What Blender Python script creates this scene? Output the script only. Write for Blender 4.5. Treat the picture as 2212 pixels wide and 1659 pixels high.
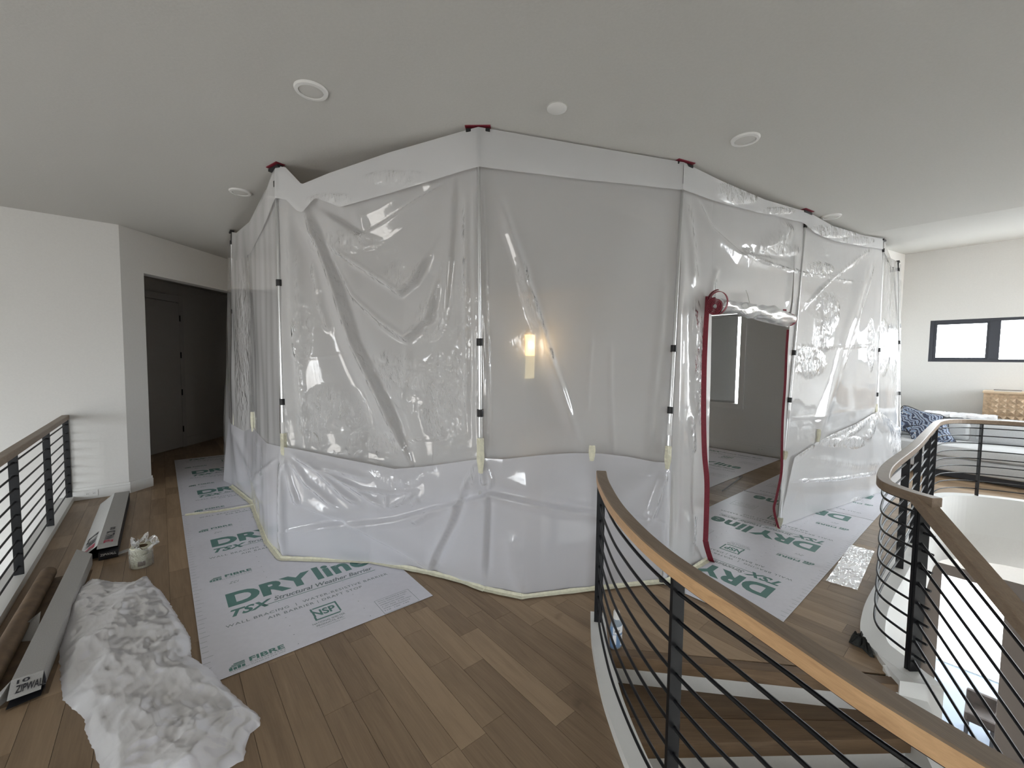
import bpy, bmesh, math, random
import numpy as np
from mathutils import Vector, Matrix, geometry
random.seed(7); rng = np.random.default_rng(7)
S = bpy.context.scene; COL = S.collection
for o in list(bpy.data.objects): bpy.data.objects.remove(o)

# ------------------------------------------------------------ camera
F, PITCH, ROLL, CH = 905.26, .0574, .0117, 1.566
CX, CY = 1106.0, 829.5
def _basis():
    cp, sp = math.cos(PITCH), math.sin(PITCH); cr, sr = math.cos(ROLL), math.sin(ROLL)
    f = np.array([0, cp, -sp]); u = np.array([0, sp, cp]); r = np.array([1., 0, 0])
    return r*cr+u*sr, -r*sr+u*cr, f
RX, UY, FW = _basis(); CAM = np.array([0, 0, CH])
cam = bpy.data.cameras.new('camera'); co = bpy.data.objects.new('camera', cam); COL.objects.link(co)
cam.sensor_width = 36; cam.lens = F/2212*36; cam.clip_start = .05; cam.clip_end = 200
m = Matrix.Identity(4)
for i in range(3): m[i][0] = RX[i]; m[i][1] = UY[i]; m[i][2] = -FW[i]; m[i][3] = CAM[i]
co.matrix_world = m; S.camera = co

# ------------------------------------------------------------ world, lights, exposure
S.view_settings.view_transform = 'Standard'; S.view_settings.look = 'None'
S.view_settings.gamma = 1; S.view_settings.use_curve_mapping = False
S.view_settings.exposure = 0.10
w = bpy.data.worlds.new('world'); S.world = w; w.use_nodes = True
bg = w.node_tree.nodes['Background']; bg.inputs[1].default_value = 26.0
_nt = w.node_tree; _tc0 = _nt.nodes.new('ShaderNodeTexCoord'); _sx = _nt.nodes.new('ShaderNodeSeparateXYZ'); _rp = _nt.nodes.new('ShaderNodeValToRGB')
_nt.links.new(_tc0.outputs['Generated'], _sx.inputs[0]); _mr = _nt.nodes.new('ShaderNodeMapRange'); _mr.inputs['From Min'].default_value = -.12; _mr.inputs['From Max'].default_value = .12
_nt.links.new(_sx.outputs['Z'], _mr.inputs[0]); _nt.links.new(_mr.outputs[0], _rp.inputs[0]); _nt.links.new(_rp.outputs[0], bg.inputs[0])
_rp.color_ramp.elements[0].color = (.30, .29, .275, 1); _rp.color_ramp.elements[1].color = (.90, .955, 1, 1)   # ground, then bright overcast sky
C40, S40 = math.cos(math.radians(40)), math.sin(math.radians(40))
def W(u, v, z=0.): return np.array([u*C40-v*S40, u*S40+v*C40, z])     # room axes -> world
def UV(p): return np.array([p[0]*C40+p[1]*S40, -p[0]*S40+p[1]*C40])
def portal(name, c, look, sx, sz):
    l = bpy.data.lights.new(name, 'AREA'); l.shape = 'RECTANGLE'; l.size = sx; l.size_y = sz
    l.cycles.is_portal = True
    o = bpy.data.objects.new(name, l); COL.objects.link(o); o.location = c
    o.rotation_euler = Vector(look).to_track_quat('-Z', 'Y').to_euler()
Ud = W(1, 0); Vd = W(0, 1)
# window openings: (wall coordinate range, z range)
WIN_END = (1.5, 3.1, -2.1, 1.5)        # in the end wall u=-6, over v
WIN_BACK = [(-5.6, -3.2, .2, 2.0), (7.9, 9.8, .5, 3.1)]   # unseen, added for their light: in the wall v=-4, over u
WIN_FAR = [(-.95, .93, 1.62, 2.31)]     # in the wall u=10, over v
portal('end_window_portal', W(-6.15, 2.3, -.3), Ud, 1.6, 3.6)
portal('back_window_portal', W(-4.4, -4.15, 1.1), Vd, 2.4, 1.8)
portal('added_window_portal', W(8.85, -4.15, 1.8), Vd, 1.9, 2.6)
portal('high_window_portal', W(10.15, 0, 1.96), -Ud, 1.9, .7)

# ------------------------------------------------------------ pixel rays onto real planes
def ray(x, y): return FW+RX*(x-CX)/F-UY*(y-CY)/F
def zp(x, y, z=0.): d = ray(x, y); return CAM+d*(z-CH)/d[2]
def onu(x, y, U): d = ray(x, y); return CAM+d*U/(d[0]*C40+d[1]*S40)
def proj(p):
    d = np.asarray(p, float)-CAM; k = d@FW
    return np.stack([CX+F*(d@RX)/k, CY-F*(d@UY)/k], -1), k

# ------------------------------------------------------------ helpers
def tag(o, label=None, cat=None, group=None, kind=None):
    if label: o['label'] = label
    if cat: o['category'] = cat
    if group: o['group'] = group
    if kind: o['kind'] = kind
    return o
def empty(name, loc=(0, 0, 0), **k):
    o = bpy.data.objects.new(name, None); COL.objects.link(o); o.location = Vector(loc); o.empty_display_size = .1
    return tag(o, **k)
def pydata(name, V, Fc, mat, parent=None, smooth=False, **k):
    me = bpy.data.meshes.new(name); me.from_pydata([tuple(map(float, v)) for v in V], [], Fc); me.update()
    if smooth: me.shade_smooth()
    return link(name, me, mat, parent, **k)
def link(name, me, mat, parent=None, **k):
    if mat: me.materials.clear(); me.materials.append(mat)
    o = bpy.data.objects.new(name, me); COL.objects.link(o)
    if parent is not None:
        o.parent = parent
        wl = parent.location.copy(); q = parent.parent
        while q: wl += q.location; q = q.parent
        o.location = -wl       # all meshes are written in world coordinates
    return tag(o, **k)
class MB:
    def __init__(s): s.v = []; s.f = []
    def add(s, V, Fc):
        n = len(s.v); s.v += [tuple(map(float, p)) for p in V]; s.f += [tuple(i+n for i in q) for q in Fc]; return s
    def box(s, p, ax, ay, az):   # corner p + three edge vectors
        p, ax, ay, az = [np.asarray(t, float) for t in (p, ax, ay, az)]
        V = [p, p+ax, p+ax+ay, p+ay]; V += [q+az for q in V]
        return s.add(V, [(0, 3, 2, 1), (4, 5, 6, 7), (0, 1, 5, 4), (1, 2, 6, 5), (2, 3, 7, 6), (3, 0, 4, 7)])
    def uvbox(s, u0, u1, v0, v1, z0, z1): return s.box(W(u0, v0, z0), W(u1-u0, 0), W(0, v1-v0), (0, 0, z1-z0))
    def prism(s, poly, z0, z1):
        n = len(poly); V = [(p[0], p[1], z0) for p in poly]+[(p[0], p[1], z1) for p in poly]
        return s.add(V, [tuple(range(n-1, -1, -1)), tuple(range(n, 2*n))]+[(i, (i+1) % n, (i+1) % n+n, i+n) for i in range(n)])
    def tube(s, a, b, r, n=12, r2=None, caps=True):
        a, b = np.asarray(a, float), np.asarray(b, float); d = b-a; d /= np.linalg.norm(d)
        x = np.cross(d, (0, 0, 1.)) if abs(d[2]) < .9 else np.cross(d, (1., 0, 0)); x /= np.linalg.norm(x); y = np.cross(d, x)
        r2 = r if r2 is None else r2
        V = [a+r*(x*math.cos(t)+y*math.sin(t)) for t in np.linspace(0, 2*math.pi, n, False)]+[b+r2*(x*math.cos(t)+y*math.sin(t)) for t in np.linspace(0, 2*math.pi, n, False)]
        Fc = [(i, i+n, (i+1) % n+n, (i+1) % n) for i in range(n)]
        if caps: Fc += [tuple(range(n)), tuple(range(2*n-1, n-1, -1))]
        return s.add(V, Fc)
    def lathe(s, c, prof, n=28):    # prof: (r,z)
        V = []; 
        for r, z in prof: V += [(c[0]+r*math.cos(t), c[1]+r*math.sin(t), c[2]+z) for t in np.linspace(0, 2*math.pi, n, False)]
        k = len(prof); Fc = [(i*n+j, i*n+(j+1) % n, (i+1)*n+(j+1) % n, (i+1)*n+j) for i in range(k-1) for j in range(n)]
        Fc += [tuple(range(n-1, -1, -1)), tuple((k-1)*n+j for j in range(n))]
        return s.add(V, Fc)
    def sweep(s, path, prof):      # prof in (side, up); z stays the up axis
        path = [np.asarray(p, float) for p in path]; n = len(prof); V = []
        for i, p in enumerate(path):
            t = path[min(i+1, len(path)-1)]-path[max(i-1, 0)]; t /= np.linalg.norm(t)
            sd = np.cross(t, (0, 0, 1.)); sd /= np.linalg.norm(sd); up = np.cross(sd, t)
            V += [p+sd*a+up*b for a, b in prof]
        Fc = [(i*n+j, (i+1)*n+j, (i+1)*n+(j+1) % n, i*n+(j+1) % n) for i in range(len(path)-1) for j in range(n)]
        Fc += [tuple(range(n)), tuple(range(len(V)-1, len(V)-n-1, -1))]
        return s.add(V, Fc)
    def build(s, name, mat, parent=None, smooth=False, bevel=0, **k):
        me = bpy.data.meshes.new(name); me.from_pydata(s.v, [], s.f); me.update()
        bm = bmesh.new(); bm.from_mesh(me); bmesh.ops.recalc_face_normals(bm, faces=bm.faces)
        if bevel: bmesh.ops.bevel(bm, geom=[e for e in bm.edges if e.calc_face_angle(0) > .6], offset=bevel, segments=2, affect='EDGES', profile=.6)
        bm.to_mesh(me); bm.free()
        if smooth:
            me.shade_smooth()
            try: me.set_sharp_from_angle(angle=math.radians(40))
            except Exception: pass
        return link(name, me, mat, parent, **k)
def catmull(P, n=8):
    P = [np.asarray(p, float) for p in P]; P = [2*P[0]-P[1]]+P+[2*P[-1]-P[-2]]; out = []
    for i in range(1, len(P)-2):
        for t in np.linspace(0, 1, n, False):
            a, b, c, d = P[i-1:i+3]
            out.append(.5*((2*b)+(c-a)*t+(2*a-5*b+4*c-d)*t*t+(3*b-a-3*c+d)*t**3))
    return out+[P[-2]]
def circ(r, n=8): return [(r*math.cos(t), r*math.sin(t)) for t in np.linspace(0, 2*math.pi, n, False)]
def at_len(path, d):      # point and tangent at arc length d
    path = [np.asarray(p, float) for p in path]
    for a, b in zip(path[:-1], path[1:]):
        L = np.linalg.norm(b-a)
        if d <= L: return a+(b-a)*d/L, (b-a)/L
        d -= L
    return path[-1], (path[-1]-path[-2])/np.linalg.norm(path[-1]-path[-2])
def plen(path): return sum(np.linalg.norm(np.subtract(b, a)) for a, b in zip(path[:-1], path[1:]))

# ------------------------------------------------------------ materials
def mat(name, col=(.5, .5, .5), rough=.6, metal=0., spec=.5, **k):
    m = bpy.data.materials.new(name); m.use_nodes = True; b = m.node_tree.nodes['Principled BSDF']
    b.inputs['Base Color'].default_value = (*col, 1); b.inputs['Roughness'].default_value = rough
    b.inputs['Metallic'].default_value = metal; b.inputs['Specular IOR Level'].default_value = spec
    for kk, v in k.items(): b.inputs[kk.replace('_', ' ')].default_value = v
    return m
def N(m, t, **k):
    n = m.node_tree.nodes.new(t)
    for a, v in k.items():
        if a.startswith('i_'):
            key = a[2:].replace('_', ' '); n.inputs[int(key) if key.isdigit() else key].default_value = v
        else: setattr(n, a, v)
    return n
def L(m, a, b): m.node_tree.links.new(a, b)
def ramp(m, stops):
    r = N(m, 'ShaderNodeValToRGB'); e = r.color_ramp.elements
    while len(e) < len(stops): e.new(.5)
    for q, (p, c) in zip(e, stops): q.position = p; q.color = (*c, 1)
    return r
def noisy(m, scale=8, amt=.12, bump=.0, detail=4, dim='pos', stretch=None):
    b = m.node_tree.nodes['Principled BSDF']; c = b.inputs['Base Color'].default_value[:3]
    g = N(m, 'ShaderNodeNewGeometry'); t = N(m, 'ShaderNodeTexNoise', i_Scale=scale, i_Detail=detail)
    if stretch:
        mp = N(m, 'ShaderNodeMapping', i_Scale=stretch); L(m, g.outputs['Position'], mp.inputs[0]); L(m, mp.outputs[0], t.inputs[0])
    else: L(m, g.outputs['Position'], t.inputs[0])
    r = ramp(m, [(.3, tuple(x*(1-amt) for x in c)), (.7, tuple(min(1, x*(1+amt)) for x in c))])
    L(m, t.outputs[0], r.inputs[0]); L(m, r.outputs[0], b.inputs['Base Color'])
    if bump:
        bp = N(m, 'ShaderNodeBump', i_Strength=bump, i_Distance=.01); L(m, t.outputs[0], bp.inputs['Height']); L(m, bp.outputs[0], b.inputs['Normal'])
    return m
M_wall = noisy(mat('painted_wall', (.79, .785, .765), .75), 60, .015, .04)
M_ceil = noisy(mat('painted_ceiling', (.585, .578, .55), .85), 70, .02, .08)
M_trim = mat('white_trim', (.80, .80, .78), .4)
M_hall = mat('shaded_hall_wall', (.42, .40, .37), .8)  # the unlit hall's shade is put into this darker wall colour
M_steel = noisy(mat('black_steel', (.005, .0055, .007), .42, 0, .35), 200, .2, .02)
M_alu = mat('brushed_aluminium', (.72, .73, .74), .28, 1)
M_blackpl = mat('black_plastic', (.01, .01, .012), .5)
M_red = noisy(mat('red_zipper_tape', (.20, .012, .028), .6), 90, .15, .1)
M_tape = noisy(mat('cream_masking_tape', (.72, .70, .55), .65), 40, .1, .15)
M_sofa = noisy(mat('pale_grey_upholstery', (.62, .63, .64), .9), 90, .05, .15)
M_dark = mat('dark_frame', (.05, .052, .06), .5)
M_lamp = mat('recessed_lamp_glass', (.62, .61, .58), .5)

def wood(name, dark, light, lo=.0, along_v=True, scale=1., rough=.42, ang=-50, contrast=1.):
    m = mat(name, light, rough, 0, .35); b = m.node_tree.nodes['Principled BSDF']
    g = N(m, 'ShaderNodeNewGeometry'); at = N(m, 'ShaderNodeAttribute', attribute_name='tone')
    mp = N(m, 'ShaderNodeMapping'); mp.inputs['Rotation'].default_value = (0, 0, math.radians(-ang))
    L(m, g.outputs['Position'], mp.inputs[0])
    off = N(m, 'ShaderNodeVectorMath', operation='MULTIPLY_ADD'); L(m, at.outputs['Fac'], off.inputs[0]); off.inputs[1].default_value = (37, 53, 11); L(m, mp.outputs[0], off.inputs[2])
    st = N(m, 'ShaderNodeVectorMath', operation='MULTIPLY'); L(m, off.outputs[0], st.inputs[0]); st.inputs[1].default_value = (1.6*scale, 14*scale, 14*scale)
    n1 = N(m, 'ShaderNodeTexNoise', i_Scale=1.0, i_Detail=6, i_Roughness=.6, i_Distortion=1.2); L(m, st.outputs[0], n1.inputs[0])
    st2 = N(m, 'ShaderNodeVectorMath', operation='MULTIPLY'); L(m, off.outputs[0], st2.inputs[0]); st2.inputs[1].default_value = (6*scale, 130*scale, 100*scale)
    n2 = N(m, 'ShaderNodeTexNoise', i_Scale=1.0, i_Detail=3); L(m, st2.outputs[0], n2.inputs[0])
    n3 = N(m, 'ShaderNodeTexNoise', i_Scale=5.0, i_Detail=3); L(m, off.outputs[0], n3.inputs[0])
    a = N(m, 'ShaderNodeMath', operation='MULTIPLY_ADD', i_1=.55*contrast, i_2=.22-.2*contrast+.05); L(m, at.outputs['Fac'], a.inputs[0])
    b1 = N(m, 'ShaderNodeMath', operation='MULTIPLY_ADD', i_1=.55); L(m, n1.outputs[0], b1.inputs[0]); L(m, a.outputs[0], b1.inputs[2])
    b2 = N(m, 'ShaderNodeMath', operation='MULTIPLY_ADD', i_1=.22); L(m, n2.outputs[0], b2.inputs[0]); L(m, b1.outputs[0], b2.inputs[2])
    r = ramp(m, [(.35, dark), (.95, light)]); L(m, b2.outputs[0], r.inputs[0])
    k = ramp(m, [(.70, (1, 1, 1)), (.80, (.45, .4, .35))]); L(m, n3.outputs[0], k.inputs[0])
    mx = N(m, 'ShaderNodeMixRGB', blend_type='MULTIPLY', i_Fac=.6); L(m, r.outputs[0], mx.inputs[1]); L(m, k.outputs[0], mx.inputs[2])
    L(m, mx.outputs[0], b.inputs['Base Color'])
    bp = N(m, 'ShaderNodeBump', i_Strength=.12, i_Distance=.003); L(m, n2.outputs[0], bp.inputs['Height']); L(m, bp.outputs[0], b.inputs['Normal'])
    return m
M_floor = wood('oak_floor_planks', (.13, .083, .048), (.40, .285, .18))
M_gap = mat('plank_joint', (.05, .033, .02), .8)
M_rail = wood('walnut_handrail_top', (.14, .10, .07), (.36, .27, .19), ang=-75, scale=2.2, contrast=.2)
M_tread = wood('oak_stair_tread', (.07, .04, .021), (.25, .165, .095), ang=0)

def plastic(name, haze=.62, tint=(.86, .88, .90), crinkle=1.0, rough=.13, gloss=1.0, wr=24, trans=.5, clear=.95, soft=.16):
    m = bpy.data.materials.new(name); m.use_nodes = True; nt = m.node_tree; nt.nodes.clear()
    out = N(m, 'ShaderNodeOutputMaterial')
    g = N(m, 'ShaderNodeNewGeometry'); at = N(m, 'ShaderNodeAttribute', attribute_name='crinkle')
    mp = N(m, 'ShaderNodeMapping', i_Scale=(1, 1, .38)); L(m, g.outputs['Position'], mp.inputs[0])
    n1 = N(m, 'ShaderNodeTexNoise', i_Scale=wr, i_Detail=3, i_Roughness=.55, i_Distortion=1.6); L(m, mp.outputs[0], n1.inputs[0])
    v1 = N(m, 'ShaderNodeTexVoronoi', i_Scale=wr*.7); v1.feature = 'DISTANCE_TO_EDGE'; L(m, mp.outputs[0], v1.inputs[0])
    ad = N(m, 'ShaderNodeMath', operation='MULTIPLY_ADD', i_1=.6); L(m, v1.outputs[0], ad.inputs[0]); L(m, n1.outputs[0], ad.inputs[2])
    nm = N(m, 'ShaderNodeTexNoise', i_Scale=6.5, i_Detail=2); L(m, g.outputs['Position'], nm.inputs[0])
    mk = N(m, 'ShaderNodeMapRange'); mk.inputs['From Min'].default_value = .36; mk.inputs['From Max'].default_value = .54; L(m, nm.outputs[0], mk.inputs[0])
    mk2 = N(m, 'ShaderNodeMath', operation='MULTIPLY'); L(m, at.outputs['Fac'], mk2.inputs[0]); L(m, mk.outputs[0], mk2.inputs[1])
    mu = N(m, 'ShaderNodeMath', operation='MULTIPLY_ADD', i_1=crinkle, i_2=.025); L(m, mk2.outputs[0], mu.inputs[0])
    hm = N(m, 'ShaderNodeMath', operation='MULTIPLY'); L(m, ad.outputs[0], hm.inputs[0]); L(m, mu.outputs[0], hm.inputs[1])
    bp = N(m, 'ShaderNodeBump', i_Strength=1.0, i_Distance=.022); L(m, hm.outputs[0], bp.inputs['Height'])
    tr = N(m, 'ShaderNodeBsdfTransparent', i_Color=(clear, clear*1.01, clear*1.01, 1))
    tl = N(m, 'ShaderNodeBsdfTranslucent', i_Color=(*tint, 1)); df = N(m, 'ShaderNodeBsdfDiffuse', i_Color=(*tint, 1))
    bp2 = N(m, 'ShaderNodeBump', i_Strength=soft, i_Distance=.022); L(m, hm.outputs[0], bp2.inputs['Height'])
    L(m, bp2.outputs[0], tl.inputs['Normal']); L(m, bp2.outputs[0], df.inputs['Normal'])
    a = N(m, 'ShaderNodeMixShader', i_Fac=1-trans); L(m, tl.outputs[0], a.inputs[1]); L(m, df.outputs[0], a.inputs[2])
    b = N(m, 'ShaderNodeMixShader'); L(m, tr.outputs[0], b.inputs[1])
    # thin hazy film: the longer the slanting path through it, the less passes straight through
    dt_ = N(m, 'ShaderNodeVectorMath', operation='DOT_PRODUCT'); L(m, g.outputs['Normal'], dt_.inputs[0]); L(m, g.outputs['Incoming'], dt_.inputs[1])
    ab = N(m, 'ShaderNodeMath', operation='ABSOLUTE'); L(m, dt_.outputs['Value'], ab.inputs[0]); mxx = N(m, 'ShaderNodeMath', operation='MAXIMUM', i_1=.08); L(m, ab.outputs[0], mxx.inputs[0])
    iv = N(m, 'ShaderNodeMath', operation='DIVIDE', i_0=1.0); L(m, mxx.outputs[0], iv.inputs[1]); pw_ = N(m, 'ShaderNodeMath', operation='POWER', i_0=max(1e-3, 1-haze)); L(m, iv.outputs[0], pw_.inputs[1])
    om = N(m, 'ShaderNodeMath', operation='SUBTRACT', i_0=1.0); L(m, pw_.outputs[0], om.inputs[1]); L(m, om.outputs[0], b.inputs[0]); L(m, a.outputs[0], b.inputs[2])
    gl = N(m, 'ShaderNodeBsdfGlossy', i_Color=(1, 1, 1, 1), i_Roughness=rough); L(m, bp.outputs[0], gl.inputs['Normal'])
    fr = N(m, 'ShaderNodeFresnel', i_IOR=1.5); L(m, bp.outputs[0], fr.inputs['Normal'])
    fm = N(m, 'ShaderNodeMath', operation='MULTIPLY', i_1=gloss, use_clamp=True); L(m, fr.outputs[0], fm.inputs[0])
    c = N(m, 'ShaderNodeMixShader'); L(m, fm.outputs[0], c.inputs[0]); L(m, b.outputs[0], c.inputs[1]); L(m, gl.outputs[0], c.inputs[2])
    L(m, c.outputs[0], out.inputs[0]); return m
M_sheet = plastic('hazy_polyethylene', .70, (.95, .96, .98), crinkle=2.7, trans=.40, rough=.06, gloss=1.25, wr=14, soft=.04)
M_skirt = plastic('hazy_polyethylene_skirt', .66, (.85, .855, .91), crinkle=1.8, trans=.30, rough=.08, gloss=1.0, wr=12, soft=.06)
M_clear = plastic('clear_wrap', .12, (.9, .9, .9), 1.0, .06, 2.2, wr=60)
M_bag = plastic('white_translucent_bag', .93, (.93, .93, .98), .12, .3, .5, wr=9, trans=.35, soft=.35)
M_roll = plastic('rolled_film', .35, (.86, .88, .90), .3, .2, .5)

# ------------------------------------------------------------ structure: walls
def wall(name, P, h, z0, z1, th, mt, holes=(), parent=None, base=None):
    """P start point (world), h heading unit vector, a box thickened to the left of h; holes (a0,a1,z0,z1)"""
    P = np.asarray(P, float); Lw = h[1]; d = np.array([*h[0][:2], 0.]); n = np.array([-d[1], d[0], 0.])
    xs = sorted({0, Lw, *[t for q in holes for t in q[:2]]}); zs = sorted({z0, z1, *[t for q in holes for t in q[2:4]]})
    b = MB()
    for x0, x1 in zip(xs[:-1], xs[1:]):
        for a0, a1 in zip(zs[:-1], zs[1:]):
            xm, am = (x0+x1)/2, (a0+a1)/2
            if any(q[0] < xm < q[1] and q[2] < am < q[3] for q in holes): continue
            b.box((P[0]+d[0]*x0, P[1]+d[1]*x0, a0), d*(x1-x0), n*th, (0, 0, a1-a0))
    return b.build(name, mt, parent, kind='structure')
TOP = 3.62
VB = 6.397                                           # plane of the left wall
wall('wall_left', W(-6, VB), (Ud, 5.69), -3.4, 3.02, .12, M_wall)
C0 = np.array([-4.35, 4.70, 0]); H85 = np.array([math.cos(math.radians(85)), math.sin(math.radians(85)), 0])
wall('wall_doorway', C0, (H85, 2.75), -.02, 3.02, .15, M_wall, [(.27, 2.3, -.02, 2.53)])
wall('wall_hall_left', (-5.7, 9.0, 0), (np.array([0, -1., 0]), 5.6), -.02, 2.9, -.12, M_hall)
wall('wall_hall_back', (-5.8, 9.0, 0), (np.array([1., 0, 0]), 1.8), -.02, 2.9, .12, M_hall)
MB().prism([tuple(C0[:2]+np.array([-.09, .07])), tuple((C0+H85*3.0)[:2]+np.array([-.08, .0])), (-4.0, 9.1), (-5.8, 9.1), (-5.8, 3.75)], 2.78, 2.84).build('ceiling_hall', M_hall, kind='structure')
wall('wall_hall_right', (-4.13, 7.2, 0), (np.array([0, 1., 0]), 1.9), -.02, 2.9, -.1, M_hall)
Eb = C0+H85*2.7
wall('wall_back', W(1.3, 8.2), (Ud, 6.7), -.02, 3.2, .12, M_wall)
UI = 7.8
WI = (2.99, 3.95, .75, 2.52)
wall('wall_inner_right', W(UI, 8.3), (-Vd, 7.0), -.02, 3.5, .15, M_wall, [(8.3-WI[1]+.09, 8.3-WI[0]-.09, WI[2]+.09, WI[3]-.09)])
wall('wall_return', W(UI, 1.3), (Ud, 2.3), -3.4, TOP, .12, M_wall)
wall('wall_far_right', W(10, 1.4), (-Vd, 5.5), -.3, TOP, .15, M_wall, [(1.4-b, 1.4-a, c, d) for a, b, c, d in WIN_FAR])
wall('wall_behind_camera', W(10.1, -4), (-Ud, 16.2), -3.4, TOP, .15, M_wall, [(10.1-b, 10.1-a, c, d) for a, b, c, d in WIN_BACK])
wall('wall_far_left', W(-6, -4.1), (Vd, 10.7), -3.4, 3.1, .15, M_wall, [(WIN_END[0]+4.1, WIN_END[1]+4.1, WIN_END[2], WIN_END[3])])
# ceiling: flat, rising gently past u=6
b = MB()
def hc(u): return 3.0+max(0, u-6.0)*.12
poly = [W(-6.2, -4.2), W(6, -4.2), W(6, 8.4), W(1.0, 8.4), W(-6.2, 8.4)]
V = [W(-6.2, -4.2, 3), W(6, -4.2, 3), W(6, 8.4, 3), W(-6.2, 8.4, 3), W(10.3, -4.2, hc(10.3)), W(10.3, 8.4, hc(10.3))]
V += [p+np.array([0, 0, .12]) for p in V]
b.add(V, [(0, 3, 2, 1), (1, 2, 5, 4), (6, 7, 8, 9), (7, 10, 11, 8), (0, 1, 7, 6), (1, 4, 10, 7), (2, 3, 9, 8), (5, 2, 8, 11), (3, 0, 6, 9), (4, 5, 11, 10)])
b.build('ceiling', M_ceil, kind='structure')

# ------------------------------------------------------------ front curb / stairwell outline
RAILC = catmull([(.535, 2.46), (.525, 2.4), (.494, 2.2), (.474, 1.9), (.478, 1.7), (.497, 1.5), (.53, 1.33), (.582, 1.17), (.625, 1.06), (.672, .93), (.72, .79), (.79, .64), (.89, .45), (1.03, .2), (1.2, -.1)], 6)
RAILC = [np.array([p[0], p[1]]) for p in RAILC]
def offset(path, d):
    out = []
    for i, p in enumerate(path):
        t = path[min(i+1, len(path)-1)]-path[max(i-1, 0)]; t = t/np.linalg.norm(t)
        out.append(p+np.array([-t[1], t[0]])*d)
    return out
curbR = offset(RAILC, .045); curbL = offset(RAILC, -.04)
farC = [np.array(p) for p in catmull([(2.04, 1.97), (2.025, 2.1), (2.055, 2.26), (2.2, 2.44), (2.5, 2.72), (3.2, 3.3), (4.0, 4.0), (4.55, 4.48), (4.86, 4.74), (5.15, 4.90), (5.45, 4.90), (5.85, 4.70), (6.2, 4.32), (6.9, 3.45), (7.4, 2.3)], 6)]
farOut = offset(farC, .07); farIn = offset(farC, -.06)
curbH = offset(RAILC, .03); farH = offset(farC, -.03)
hole = [tuple(p) for p in curbH if p[1] < 2.2]                      # down along the front curb
hole = [(.51, 2.215)]+hole+[(2.2, -1.6), (6.5, -1.2), (7.35, 1.6)]+[tuple(p) for p in reversed(farH)]
hole += [(1.97, 2.03)]
def inside(p, poly):
    x, y = p; c = False; j = len(poly)-1
    for i in range(len(poly)):
        xi, yi = poly[i]; xj, yj = poly[j]
        if (yi > y) != (yj > y) and x < (xj-xi)*(y-yi)/(yj-yi)+xi: c = not c
        j = i
    return c
outer = [W(-.87, -4.0)[:2], W(10, -4.0)[:2], W(10, 1.35)[:2], W(7.85, 1.35)[:2], W(7.85, 8.25)[:2], W(1.4, 8.25)[:2], (-4.1, 9.05), (-5.75, 9.05), (-5.75, 3.6), W(-.87, 6.42)[:2]]
pv = [Vector((p[0], p[1], 0)) for p in outer]; hv = [Vector((p[0], p[1], 0)) for p in hole]
tri = geometry.tessellate_polygon([pv, hv]); allp = pv+hv
V = [(p.x, p.y, -.008) for p in allp]+[(p.x, p.y, -.30) for p in allp]; n = len(allp)
Fc = [tuple(t) for t in tri]+[tuple(i+n for i in t[::-1]) for t in tri]
no = len(pv)
Fc += [(i, (i+1) % no, (i+1) % no+n, i+n) for i in range(no)]+[(no+i, no+(i+1) % len(hv), no+(i+1) % len(hv)+n, no+i+n) for i in range(len(hv))]
fb = MB().add(V, Fc); floor = fb.build('floor', M_gap, kind='structure')
# planks run along v, .125 wide
PW = .125
def bounds_v(u):       # intervals of v outside the hole and inside the outline for a line u=const
    vs = np.arange(-3.9, 9.5, .01); 
    return vs
HU = np.array([UV((*p, 0)) for p in hole]); OU = np.array([UV((p[0], p[1], 0)) for p in outer])
def cross_v(u, poly):
    out = []; n = len(poly)
    for i in range(n):
        a, b = poly[i], poly[(i+1) % n]
        if (a[0] > u) != (b[0] > u): out.append(a[1]+(b[1]-a[1])*(u-a[0])/(b[0]-a[0]))
    return sorted(out)
def spans(u):
    o = cross_v(u, OU); h = cross_v(u, HU); res = []
    for a, b in zip(o[::2], o[1::2]):
        cur = [(a, b)]
        for c, d in zip(h[::2], h[1::2]):
            nx = []
            for x, y in cur:
                if d <= x or c >= y: nx.append((x, y)); continue
                if c > x: nx.append((x, c))
                if d < y: nx.append((d, y))
            cur = nx
        res += cur
    return res
near = []; far = MB(); fartone = []
u = -.87+.0005
pr = random.Random(11); TARGET = []
while u < 9.95:
    ua, ub = u+.0008, min(u+PW, 9.98)-.0008
    sa, sb = spans(ua), spans(ub)
    for (a0, a1) in sa:
        pass
    for (A0, A1), (B0, B1) in [(p_, q_) for p_ in sa for q_ in sb if min(p_[1], q_[1])-max(p_[0], q_[0]) > .1]:
        a0, b0 = (A0, B0) if abs(A0-B0) < 1.1 else (max(A0, B0),)*2
        a1, b1 = (A1, B1) if abs(A1-B1) < 1.1 else (min(A1, B1),)*2
        v = min(a0, b0)-pr.uniform(0, .8)
        while v < max(a1, b1):
            ln = pr.choice([.3, .45, .6, .75, .9, 1.1, 1.3]); e = v+ln
            if v <= max(a0, b0): e = max(e, max(a0, b0)+.15)
            if e > min(a1, b1)-.15: e = max(a1, b1)+.01
            p = [W(ua, max(v, a0)), W(ub, max(v, b0)), W(ub, min(e, b1)), W(ua, min(e, a1))]
            if min(e, b1) > max(v, b0)+.002 and min(e, a1) > max(v, a0)+.002:
                TARGET.append((p, pr.random()))
            v = e+.0012
    u += PW
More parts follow.
